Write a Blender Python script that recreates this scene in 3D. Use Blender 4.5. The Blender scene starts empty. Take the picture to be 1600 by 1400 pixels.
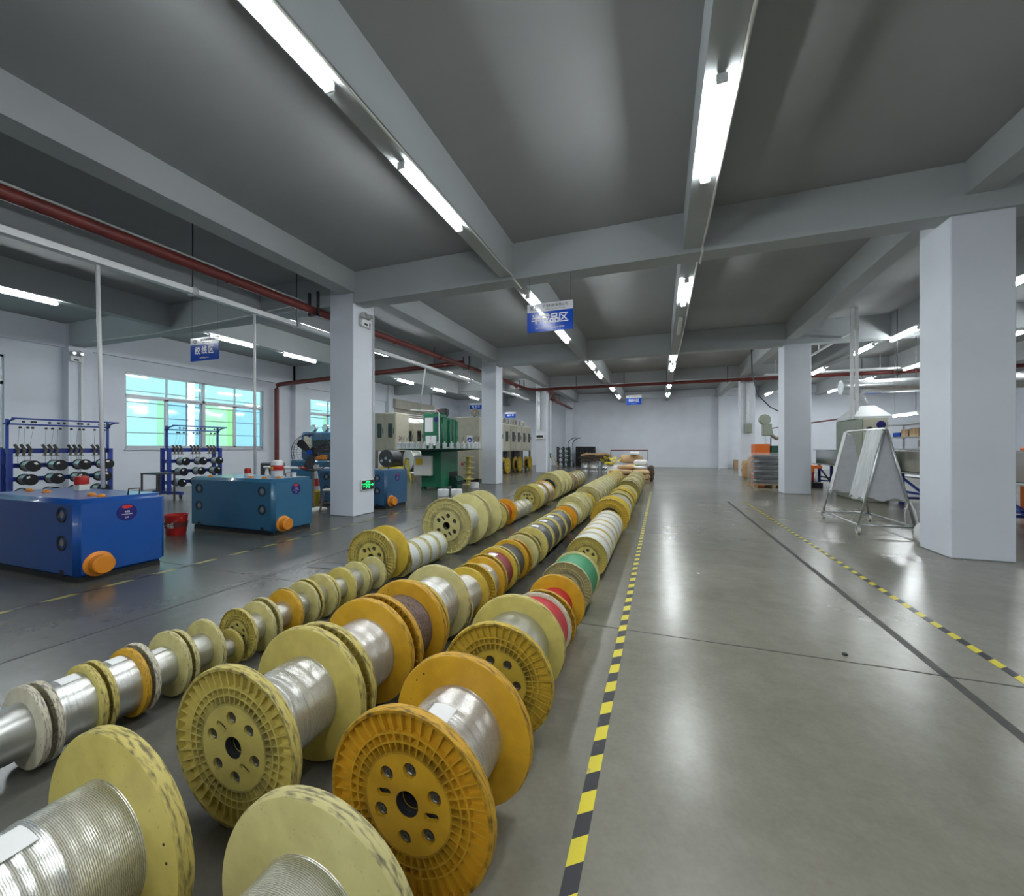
import bpy, bmesh, math, random
from mathutils import Vector, Matrix
random.seed(11)
C = bpy.context.scene
COL = C.collection
PI = math.pi

# ------------------------------------------------------------------ camera, sky, exposure
cam_data = bpy.data.cameras.new('camera')
cam = bpy.data.objects.new('camera', cam_data)
COL.objects.link(cam)
cam_data.sensor_width = 36.0
cam_data.lens = 36.0 * 640.0 / 1600.0
cam_data.shift_y = -1.0 / 1600.0
cam_data.clip_start = 0.05
cam.location = (0, 0, 1.3)
cam.rotation_euler = (math.radians(90), 0, math.radians(19.85))
C.camera = cam

world = bpy.data.worlds.new('sky')
C.world = world
world.use_nodes = True
bg = world.node_tree.nodes['Background']
bg.inputs[0].default_value = (0.93, 0.97, 1.0, 1)
bg.inputs[1].default_value = 1.9

TUBE_STRENGTH = 122.0
C.view_settings.view_transform = 'Standard'
C.view_settings.look = 'None'
C.view_settings.gamma = 1.0
C.view_settings.use_curve_mapping = False
C.view_settings.exposure = 0.0


# ------------------------------------------------------------------ materials
def new_mat(name):
    m = bpy.data.materials.new(name)
    m.use_nodes = True
    nt = m.node_tree
    b = nt.nodes['Principled BSDF']
    return m, nt, b


def pm(name, col, rough=0.5, metal=0.0, var=0.10, scale=5.0, bump=0.0, bscale=40.0, coat=0.0, spec=0.5):
    """painted / plastic / metal surface with procedural colour variation and relief"""
    m, nt, b = new_mat(name)
    b.inputs['Roughness'].default_value = rough
    b.inputs['Metallic'].default_value = metal
    b.inputs['Specular IOR Level'].default_value = spec
    if coat:
        b.inputs['Coat Weight'].default_value = coat
        b.inputs['Coat Roughness'].default_value = 0.12
    tc = nt.nodes.new('ShaderNodeTexCoord')
    if var > 0:
        nz = nt.nodes.new('ShaderNodeTexNoise')
        nz.inputs['Scale'].default_value = scale
        nz.inputs['Detail'].default_value = 5
        nt.links.new(tc.outputs['Object'], nz.inputs['Vector'])
        r = nt.nodes.new('ShaderNodeValToRGB')
        r.color_ramp.elements[0].position = 0.3
        r.color_ramp.elements[1].position = 0.7
        r.color_ramp.elements[0].color = (*[c * (1 - var) for c in col], 1)
        r.color_ramp.elements[1].color = (*[min(1, c * (1 + var)) for c in col], 1)
        nt.links.new(nz.outputs['Fac'], r.inputs['Fac'])
        nt.links.new(r.outputs['Color'], b.inputs['Base Color'])
    else:
        b.inputs['Base Color'].default_value = (*col, 1)
    if bump > 0:
        n2 = nt.nodes.new('ShaderNodeTexNoise')
        n2.inputs['Scale'].default_value = bscale
        n2.inputs['Detail'].default_value = 4
        nt.links.new(tc.outputs['Object'], n2.inputs['Vector'])
        bp = nt.nodes.new('ShaderNodeBump')
        bp.inputs['Strength'].default_value = bump
        bp.inputs['Distance'].default_value = 0.01
        nt.links.new(n2.outputs['Fac'], bp.inputs['Height'])
        nt.links.new(bp.outputs['Normal'], b.inputs['Normal'])
    return m


def flange_mat(name, col):
    """moulded plastic: cloudy colour, grime streaks held in noise patches"""
    m, nt, b = new_mat(name)
    tc = nt.nodes.new('ShaderNodeTexCoord')
    nz = nt.nodes.new('ShaderNodeTexNoise')
    nz.inputs['Scale'].default_value = 2.6
    nz.inputs['Detail'].default_value = 6
    nt.links.new(tc.outputs['Object'], nz.inputs['Vector'])
    r = nt.nodes.new('ShaderNodeValToRGB')
    r.color_ramp.elements[0].position = 0.32
    r.color_ramp.elements[0].color = (col[0] * .80, col[1] * .77, col[2] * .75, 1)
    r.color_ramp.elements[1].position = 0.62
    r.color_ramp.elements[1].color = (*col, 1)
    nt.links.new(nz.outputs['Fac'], r.inputs['Fac'])
    n2 = nt.nodes.new('ShaderNodeTexNoise')
    n2.inputs['Scale'].default_value = 26
    n2.inputs['Detail'].default_value = 3
    nt.links.new(tc.outputs['Object'], n2.inputs['Vector'])
    r2 = nt.nodes.new('ShaderNodeValToRGB')
    r2.color_ramp.elements[0].position = 0.66
    r2.color_ramp.elements[0].color = (0, 0, 0, 1)
    r2.color_ramp.elements[1].position = 0.80
    r2.color_ramp.elements[1].color = (.6, .6, .6, 1)
    nt.links.new(n2.outputs['Fac'], r2.inputs['Fac'])
    mx = nt.nodes.new('ShaderNodeMix')
    mx.data_type = 'RGBA'
    nt.links.new(r2.outputs['Color'], mx.inputs['Factor'])
    nt.links.new(r.outputs['Color'], mx.inputs['A'])
    mx.inputs['B'].default_value = (col[0] * .4, col[1] * .36, col[2] * .35, 1)
    nt.links.new(mx.outputs['Result'], b.inputs['Base Color'])
    b.inputs['Roughness'].default_value = 0.42
    return m


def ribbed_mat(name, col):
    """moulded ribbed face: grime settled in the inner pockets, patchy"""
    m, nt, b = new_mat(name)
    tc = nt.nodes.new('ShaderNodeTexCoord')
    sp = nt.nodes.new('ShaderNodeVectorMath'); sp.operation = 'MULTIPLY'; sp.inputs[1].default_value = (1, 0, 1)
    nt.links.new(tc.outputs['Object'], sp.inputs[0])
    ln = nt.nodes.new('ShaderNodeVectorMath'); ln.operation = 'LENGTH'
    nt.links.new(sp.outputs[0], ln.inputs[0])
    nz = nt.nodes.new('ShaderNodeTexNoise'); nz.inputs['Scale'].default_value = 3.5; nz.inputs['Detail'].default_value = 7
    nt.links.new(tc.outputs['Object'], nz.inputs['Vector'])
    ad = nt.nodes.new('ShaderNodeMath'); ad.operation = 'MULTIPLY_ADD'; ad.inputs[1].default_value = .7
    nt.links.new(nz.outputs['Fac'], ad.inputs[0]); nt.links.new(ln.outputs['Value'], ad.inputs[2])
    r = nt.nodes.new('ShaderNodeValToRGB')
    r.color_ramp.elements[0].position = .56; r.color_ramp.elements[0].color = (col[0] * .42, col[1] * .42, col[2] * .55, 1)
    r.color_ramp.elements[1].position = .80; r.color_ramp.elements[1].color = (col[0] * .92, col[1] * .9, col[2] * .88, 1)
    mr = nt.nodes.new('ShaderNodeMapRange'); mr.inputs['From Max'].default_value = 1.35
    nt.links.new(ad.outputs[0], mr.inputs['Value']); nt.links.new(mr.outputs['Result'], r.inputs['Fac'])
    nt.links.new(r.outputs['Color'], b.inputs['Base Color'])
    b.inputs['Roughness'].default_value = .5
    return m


def scuff_mat(name, col):
    m, nt, b = new_mat(name)
    tc = nt.nodes.new('ShaderNodeTexCoord')
    mp = nt.nodes.new('ShaderNodeMapping')
    mp.inputs['Scale'].default_value = (4, 22, 4)
    nz = nt.nodes.new('ShaderNodeTexNoise')
    nz.inputs['Scale'].default_value = 1.6
    nz.inputs['Detail'].default_value = 6
    nt.links.new(tc.outputs['Object'], mp.inputs['Vector'])
    nt.links.new(mp.outputs['Vector'], nz.inputs['Vector'])
    r = nt.nodes.new('ShaderNodeValToRGB')
    r.color_ramp.elements[0].position = 0.34
    r.color_ramp.elements[0].color = (col[0] * .18, col[1] * .17, col[2] * .22, 1)
    r.color_ramp.elements[1].position = 0.54
    r.color_ramp.elements[1].color = (col[0] * .75, col[1] * .72, col[2] * .7, 1)
    nt.links.new(nz.outputs['Fac'], r.inputs['Fac'])
    nt.links.new(r.outputs['Color'], b.inputs['Base Color'])
    b.inputs['Roughness'].default_value = 0.6
    return m


def wire_mat(name, col, metal, rough, bands=55.0, dist=1.5, bump=0.5, col2=None, coat=0.0, crinkle=0.0):
    """strands wound round the core (local Y is the axle)"""
    m, nt, b = new_mat(name)
    tc = nt.nodes.new('ShaderNodeTexCoord')
    mp = nt.nodes.new('ShaderNodeMapping')
    mp.inputs['Scale'].default_value = (.25, 1, .25)
    nt.links.new(tc.outputs['Object'], mp.inputs['Vector'])
    w = nt.nodes.new('ShaderNodeTexWave')
    w.wave_type = 'BANDS'
    w.bands_direction = 'Y'
    w.inputs['Scale'].default_value = bands / 6.28
    w.inputs['Distortion'].default_value = dist
    w.inputs['Detail'].default_value = 3
    w.inputs['Detail Scale'].default_value = 2.5
    nt.links.new(mp.outputs['Vector'], w.inputs['Vector'])
    r = nt.nodes.new('ShaderNodeValToRGB')
    c2 = col2 or tuple(c * .55 for c in col)
    r.color_ramp.elements[0].position = 0.08
    r.color_ramp.elements[0].color = (*c2, 1)
    r.color_ramp.elements[1].position = 0.5
    r.color_ramp.elements[1].color = (*col, 1)
    nt.links.new(w.outputs['Fac'], r.inputs['Fac'])
    nt.links.new(r.outputs['Color'], b.inputs['Base Color'])
    b.inputs['Metallic'].default_value = metal
    b.inputs['Roughness'].default_value = rough
    bp = nt.nodes.new('ShaderNodeBump')
    bp.inputs['Strength'].default_value = bump
    bp.inputs['Distance'].default_value = 0.02
    nt.links.new(w.outputs['Fac'], bp.inputs['Height'])
    nt.links.new(bp.outputs['Normal'], b.inputs['Normal'])
    if coat:
        b.inputs['Coat Weight'].default_value = coat
        b.inputs['Coat Roughness'].default_value = 0.08
        n2 = nt.nodes.new('ShaderNodeTexNoise')
        n2.inputs['Scale'].default_value = 20
        n2.inputs['Detail'].default_value = 6
        n2.inputs['Roughness'].default_value = .7
        mp2 = nt.nodes.new('ShaderNodeMapping')
        mp2.inputs['Scale'].default_value = (1, 2.2, 1)
        nt.links.new(tc.outputs['Object'], mp2.inputs['Vector'])
        nt.links.new(mp2.outputs['Vector'], n2.inputs['Vector'])
        b2 = nt.nodes.new('ShaderNodeBump')
        b2.inputs['Strength'].default_value = crinkle
        b2.inputs['Distance'].default_value = 0.06
        nt.links.new(n2.outputs['Fac'], b2.inputs['Height'])
        nt.links.new(b2.outputs['Normal'], b.inputs['Coat Normal'])
    return m


def emit_mat(name, col, s):
    m, nt, b = new_mat(name)
    b.inputs['Base Color'].default_value = (*col, 1)
    b.inputs['Emission Color'].default_value = (*col, 1)
    b.inputs['Emission Strength'].default_value = s
    return m


def hazard_mat(name, yellow, black, period):
    m, nt, b = new_mat(name)
    tc = nt.nodes.new('ShaderNodeTexCoord')
    sp = nt.nodes.new('ShaderNodeSeparateXYZ')
    nt.links.new(tc.outputs['Object'], sp.inputs[0])
    a = nt.nodes.new('ShaderNodeMath'); a.operation = 'MULTIPLY_ADD'
    nt.links.new(sp.outputs['X'], a.inputs[0]); a.inputs[1].default_value = -0.75
    nt.links.new(sp.outputs['Y'], a.inputs[2])
    d = nt.nodes.new('ShaderNodeMath'); d.operation = 'DIVIDE'; d.inputs[1].default_value = period
    nt.links.new(a.outputs[0], d.inputs[0])
    f = nt.nodes.new('ShaderNodeMath'); f.operation = 'FRACT'
    nt.links.new(d.outputs[0], f.inputs[0])
    g = nt.nodes.new('ShaderNodeMath'); g.operation = 'GREATER_THAN'; g.inputs[1].default_value = 0.5
    nt.links.new(f.outputs[0], g.inputs[0])
    nz = nt.nodes.new('ShaderNodeTexNoise'); nz.inputs['Scale'].default_value = 18; nz.inputs['Detail'].default_value = 6
    nt.links.new(tc.outputs['Object'], nz.inputs['Vector'])
    r = nt.nodes.new('ShaderNodeValToRGB')
    r.color_ramp.elements[0].position = .63; r.color_ramp.elements[0].color = (0, 0, 0, 1)
    r.color_ramp.elements[1].position = .72; r.color_ramp.elements[1].color = (.55, .55, .55, 1)
    nt.links.new(nz.outputs['Fac'], r.inputs['Fac'])
    mx = nt.nodes.new('ShaderNodeMix'); mx.data_type = 'RGBA'
    nt.links.new(g.outputs[0], mx.inputs['Factor'])
    mx.inputs['A'].default_value = (*yellow, 1); mx.inputs['B'].default_value = (*black, 1)
    m2 = nt.nodes.new('ShaderNodeMix'); m2.data_type = 'RGBA'
    nt.links.new(r.outputs['Color'], m2.inputs['Factor'])
    nt.links.new(mx.outputs['Result'], m2.inputs['A'])
    m2.inputs['B'].default_value = (.16, .155, .14, 1)
    nt.links.new(m2.outputs['Result'], b.inputs['Base Color'])
    b.inputs['Roughness'].default_value = .38
    return m


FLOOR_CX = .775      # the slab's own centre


def floor_mat():
    m, nt, b = new_mat('polished concrete')
    tc = nt.nodes.new('ShaderNodeTexCoord')
    n1 = nt.nodes.new('ShaderNodeTexNoise'); n1.inputs['Scale'].default_value = .55; n1.inputs['Detail'].default_value = 7; n1.inputs['Roughness'].default_value = .62
    n2 = nt.nodes.new('ShaderNodeTexNoise'); n2.inputs['Scale'].default_value = 6; n2.inputs['Detail'].default_value = 8; n2.inputs['Roughness'].default_value = .7
    n3 = nt.nodes.new('ShaderNodeTexNoise'); n3.inputs['Scale'].default_value = 55; n3.inputs['Detail'].default_value = 4
    for n in (n1, n2, n3):
        nt.links.new(tc.outputs['Object'], n.inputs['Vector'])
    r = nt.nodes.new('ShaderNodeValToRGB')
    r.color_ramp.elements[0].position = .36; r.color_ramp.elements[0].color = (.135, .128, .096, 1)
    r.color_ramp.elements[1].position = .64; r.color_ramp.elements[1].color = (.218, .206, .170, 1)
    a = nt.nodes.new('ShaderNodeMath'); a.operation = 'MULTIPLY_ADD'; a.inputs[1].default_value = .55
    nt.links.new(n1.outputs['Fac'], a.inputs[0])
    a2 = nt.nodes.new('ShaderNodeMath'); a2.operation = 'MULTIPLY'; a2.inputs[1].default_value = .33
    nt.links.new(n2.outputs['Fac'], a2.inputs[0])
    nt.links.new(a2.outputs[0], a.inputs[2])
    a3 = nt.nodes.new('ShaderNodeMath'); a3.operation = 'MULTIPLY_ADD'; a3.inputs[1].default_value = .12
    nt.links.new(n3.outputs['Fac'], a3.inputs[0]); nt.links.new(a.outputs[0], a3.inputs[2])
    nt.links.new(a3.outputs[0], r.inputs['Fac'])
    nt.links.new(r.outputs['Color'], b.inputs['Base Color'])
    # base colour is multiplied darker and bluer left of the joint
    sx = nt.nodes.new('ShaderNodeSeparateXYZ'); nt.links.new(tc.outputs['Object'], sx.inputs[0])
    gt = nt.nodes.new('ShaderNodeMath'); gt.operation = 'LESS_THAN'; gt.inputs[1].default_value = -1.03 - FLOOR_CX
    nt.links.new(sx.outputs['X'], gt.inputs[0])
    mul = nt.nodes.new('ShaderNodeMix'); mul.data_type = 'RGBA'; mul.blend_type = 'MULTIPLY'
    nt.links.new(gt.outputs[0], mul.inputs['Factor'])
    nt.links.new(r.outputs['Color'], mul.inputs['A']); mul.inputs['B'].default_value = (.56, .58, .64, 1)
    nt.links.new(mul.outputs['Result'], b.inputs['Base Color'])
    rr = nt.nodes.new('ShaderNodeMapRange')
    rr.inputs['From Min'].default_value = .1; rr.inputs['From Max'].default_value = .9
    rr.inputs['To Min'].default_value = .19; rr.inputs['To Max'].default_value = .31
    nt.links.new(n1.outputs['Fac'], rr.inputs['Value'])
    nt.links.new(rr.outputs['Result'], b.inputs['Roughness'])
    bp = nt.nodes.new('ShaderNodeBump'); bp.inputs['Strength'].default_value = .025; bp.inputs['Distance'].default_value = .01
    nt.links.new(n2.outputs['Fac'], bp.inputs['Height'])
    nt.links.new(bp.outputs['Normal'], b.inputs['Normal'])
    b.inputs['Specular IOR Level'].default_value = .55
    return m


def glass_mat(name, tint, alpha):
    m = bpy.data.materials.new(name); m.use_nodes = True
    nt = m.node_tree
    for n in list(nt.nodes):
        nt.nodes.remove(n)
    out = nt.nodes.new('ShaderNodeOutputMaterial')
    t = nt.nodes.new('ShaderNodeBsdfTransparent'); t.inputs[0].default_value = (*tint, 1)
    g = nt.nodes.new('ShaderNodeBsdfGlossy'); g.inputs['Roughness'].default_value = .05
    mx = nt.nodes.new('ShaderNodeMixShader'); mx.inputs[0].default_value = alpha
    nt.links.new(t.outputs[0], mx.inputs[1]); nt.links.new(g.outputs[0], mx.inputs[2])
    nt.links.new(mx.outputs[0], out.inputs[0])
    return m


def film_mat(name, col, trans, rough=.18):
    """thin plastic: part see-through, part glossy white"""
    m = bpy.data.materials.new(name); m.use_nodes = True
    nt = m.node_tree
    b = nt.nodes['Principled BSDF']
    b.inputs['Base Color'].default_value = (*col, 1)
    b.inputs['Roughness'].default_value = rough
    tc = nt.nodes.new('ShaderNodeTexCoord')
    nz = nt.nodes.new('ShaderNodeTexNoise'); nz.inputs['Scale'].default_value = 7; nz.inputs['Detail'].default_value = 6
    nt.links.new(tc.outputs['Object'], nz.inputs['Vector'])
    bp = nt.nodes.new('ShaderNodeBump'); bp.inputs['Strength'].default_value = .8; bp.inputs['Distance'].default_value = .04
    nt.links.new(nz.outputs['Fac'], bp.inputs['Height']); nt.links.new(bp.outputs['Normal'], b.inputs['Normal'])
    t = nt.nodes.new('ShaderNodeBsdfTransparent')
    mx = nt.nodes.new('ShaderNodeMixShader'); mx.inputs[0].default_value = trans
    out = nt.nodes['Material Output']
    nt.links.new(b.outputs[0], mx.inputs[1]); nt.links.new(t.outputs[0], mx.inputs[2])
    nt.links.new(mx.outputs[0], out.inputs[0])
    return m


def translucent_mat(name, col):
    m = bpy.data.materials.new(name); m.use_nodes = True
    nt = m.node_tree
    for n in list(nt.nodes):
        nt.nodes.remove(n)
    out = nt.nodes.new('ShaderNodeOutputMaterial')
    t = nt.nodes.new('ShaderNodeBsdfTranslucent'); t.inputs[0].default_value = (*col, 1)
    d = nt.nodes.new('ShaderNodeBsdfDiffuse'); d.inputs[0].default_value = (*col, 1)
    mx = nt.nodes.new('ShaderNodeMixShader'); mx.inputs[0].default_value = .12
    nt.links.new(t.outputs[0], mx.inputs[1]); nt.links.new(d.outputs[0], mx.inputs[2])
    nt.links.new(mx.outputs[0], out.inputs[0])
    return m


M = {}
M['wall'] = pm('wall paint', (.685, .715, .785), .62, var=.04, scale=1.2, bump=.05, bscale=60)
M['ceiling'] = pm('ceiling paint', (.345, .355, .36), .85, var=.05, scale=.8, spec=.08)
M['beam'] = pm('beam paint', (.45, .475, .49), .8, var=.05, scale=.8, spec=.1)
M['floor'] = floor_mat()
M['joint'] = pm('floor joint filler', (.045, .043, .038), .5, var=.2, scale=9)
M['white'] = pm('white enamel', (.74, .75, .76), .4, var=.03)
M['offwhite'] = pm('off white plastic', (.66, .66, .62), .45, var=.05)
M['cover'] = pm('cover plate', (.075, .078, .085), .35, var=.15)
M['grey'] = pm('grey sheet metal', (.38, .39, .39), .45, var=.08)
M['galv'] = pm('galvanised steel', (.55, .57, .58), .32, metal=.9, var=.12, scale=14)
M['chrome'] = pm('stainless steel', (.66, .67, .68), .25, metal=1, var=.08, scale=9)
M['darksteel'] = pm('dark steel', (.06, .06, .065), .45, metal=.5, var=.2)
M['bolt'] = pm('oiled bolt steel', (.20, .19, .18), .35, metal=.8, var=.2)
M['black'] = pm('black rubber', (.012, .012, .013), .5, var=.2)
M['blackgloss'] = pm('black plastic', (.014, .014, .016), .25, var=.1)
M['redpipe'] = pm('red pipe paint', (.135, .020, .016), .5, var=.2, scale=4)
M['red'] = pm('red plastic', (.50, .022, .018), .35, var=.1)
M['blue1'] = pm('bright blue enamel', (.001, .062, .29), .38, var=.05, coat=.4)
M['blue2'] = pm('steel blue enamel', (.018, .115, .22), .38, var=.06, coat=.4)
M['blue3'] = pm('dull blue enamel', (.02, .09, .19), .38, var=.08, coat=.4)
M['rackblue'] = pm('rack blue paint', (.012, .035, .24), .42, var=.1)
M['navy'] = pm('navy badge print', (.012, .010, .14), .35, var=.05)
M['orange'] = pm('orange enamel', (.62, .21, .012), .42, var=.08)
M['orangered'] = pm('orange red panel', (.62, .13, .015), .4, var=.06)
M['yellowpl'] = pm('yellow plastic', (.66, .42, .02), .4, var=.08)
M['green'] = pm('machine green', (.012, .145, .072), .38, var=.12, coat=.2)
M['darkgreen'] = pm('dark green', (.01, .06, .04), .45, var=.15)
M['beige'] = pm('machine beige', (.40, .37, .29), .45, var=.07)
M['beige2'] = pm('pale machine beige', (.52, .50, .40), .45, var=.06)
M['taupe'] = pm('taupe panel', (.24, .215, .175), .5, var=.08)
M['greygreen'] = pm('grey green enamel', (.27, .30, .24), .45, var=.06)
M['paper'] = pm('white paper', (.78, .78, .79), .6, var=.02)
M['signwhite'] = pm('sign white', (.78, .79, .80), .3, var=.01)
M['signblue'] = pm('sign blue', (.004, .07, .48), .2, var=.02, spec=.2)
M['ink'] = pm('black ink', (.01, .01, .012), .5, var=0)
M['whiteink'] = pm('white ink', (.85, .86, .88), .4, var=0)
M['redink'] = pm('red ink', (.55, .03, .02), .4, var=0)
M['kraft'] = pm('kraft paper', (.50, .33, .17), .7, var=.12, scale=6, bump=.4, bscale=9)
M['kraftdark'] = pm('old brown sacking', (.075, .052, .034), .75, var=.3, scale=8, bump=.4, bscale=12)
M['bagwhite'] = pm('white woven bag', (.74, .75, .76), .5, var=.05, bump=.4, bscale=9)
M['baggreen'] = pm('green print', (.16, .50, .06), .5, var=.2)
M['leafyellow'] = pm('yellow sheet', (.62, .50, .03), .5, var=.2)
M['wood'] = pm('pallet wood', (.33, .22, .12), .7, var=.2, scale=10)
M['stoolwood'] = pm('grey wood', (.19, .15, .11), .6, var=.2, scale=10)
M['cardboard'] = pm('cardboard', (.38, .26, .15), .7, var=.08)
M['wrapblack'] = pm('black sack', (.025, .026, .03), .3, var=.2, bump=.5, bscale=10)
M['film'] = film_mat('stretch film', (.82, .84, .86), .85)
M['filmw'] = pm('white film wound', (.52, .53, .56), .3, var=.06, scale=9, bump=.7, bscale=12, coat=.4)
M['bobbin'] = pm('bobbin silver', (.56, .58, .59), .3, metal=.35, var=.05)
M['arm'] = pm('tension arm', (.10, .095, .08), .4, metal=.4, var=.2)
M['tube'] = emit_mat('lit tube', (.93, .99, 1.0), TUBE_STRENGTH)
M['exitgreen'] = emit_mat('lit exit sign green', (.02, .85, .22), 1.3)
M['beacon'] = pm('red beacon lens', (.42, .012, .01), .2, var=.1)
M['glass'] = glass_mat('window glass', (.93, .99, .98), .05)
M['glassgreen'] = glass_mat('green window glass', (.90, 1.0, .80), .05)
M['glassblue'] = glass_mat('blue window glass', (.80, .90, 1.0), .05)
M['sheetcyan'] = translucent_mat('translucent cyan sheet', (.52, .90, .92))
M['alu'] = pm('aluminium frame', (.50, .52, .56), .4, metal=.4, var=.04)
M['brownalu'] = pm('shutter slats', (.42, .39, .33), .5, var=.08)
M['leaf'] = pm('palm leaf', (.05, .16, .03), .5, var=.3)
M['outground'] = pm('yard concrete', (.5, .5, .48), .8, var=.1)
M['acrylicblue'] = film_mat('blue acrylic', (.004, .07, .50), .10, .15)
M['acrylicwhite'] = film_mat('white acrylic', (.74, .75, .80), .10, .15)
for k in ('acrylicblue', 'acrylicwhite'):
    for n in M[k].node_tree.nodes:
        if n.type == 'BSDF_PRINCIPLED':
            n.inputs['Specular IOR Level'].default_value = .2
        if n.type == 'BUMP':
            n.inputs['Strength'].default_value = 0
M['hazard'] = hazard_mat('hazard tape', (.62, .52, .02), (.014, .013, .018), .192)
M['hazardworn'] = hazard_mat('worn hazard tape', (.30, .27, .09), (.03, .03, .035), .40)

FC = {'cream': (.68, .58, .165), 'pale': (.67, .61, .27), 'yellow': (.72, .52, .065), 'orange': (.72, .41, .025),
      'ivory': (.68, .65, .50), 'olive': (.46, .39, .12), 'beige': (.58, .52, .27), 'amber': (.74, .33, .012)}
FM = {k: flange_mat('flange ' + k, v) for k, v in FC.items()}
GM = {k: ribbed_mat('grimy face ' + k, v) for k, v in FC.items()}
FR = {k: scuff_mat('scuffed rim ' + k, v) for k, v in FC.items()}
WM = {
    'silver': wire_mat('silver strand', (.84, .84, .82), .8, .28, 175, 3.0, .30, (.40, .39, .37), coat=1.0, crinkle=.42),
    'smooth': wire_mat('silver fine wire', (.62, .63, .61),   .85, .30, 330, .6, .15, (.45, .45, .43), coat=.3, crinkle=.12),
    'white': wire_mat('white wire', (.70, .72, .70), .15, .3, 160, .8, .3, (.55, .56, .53), coat=.6, crinkle=.5),
    'grey': wire_mat('dark grey wire', (.075, .078, .088), .35, .32, 180, .8, .3, (.04, .04, .045), coat=.6, crinkle=.35),
    'brown': wire_mat('brown striped wire', (.34, .26, .24), .35, .34, 90, 9.0, .6, (.045, .018, .018), coat=.5, crinkle=.6),
    'maroon': wire_mat('maroon wire', (.24, .035, .045), .0, .45, 70, .6, .2, (.17, .02, .03), coat=.12, crinkle=.3),
    'red': wire_mat('red wire', (.46, .012, .022), .0, .45, 90, .4, .15, (.36, .008, .015), coat=.08, crinkle=.2),
    'green': wire_mat('green wire', (.005, .22, .085), .0, .45, 90, .4, .12, (.005, .17, .065), coat=.08, crinkle=.2),
    'orange': wire_mat('orange wire', (.50, .09, .012), .0, .4, 90, .4, .15),
}

# ------------------------------------------------------------------ mesh helpers


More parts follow.
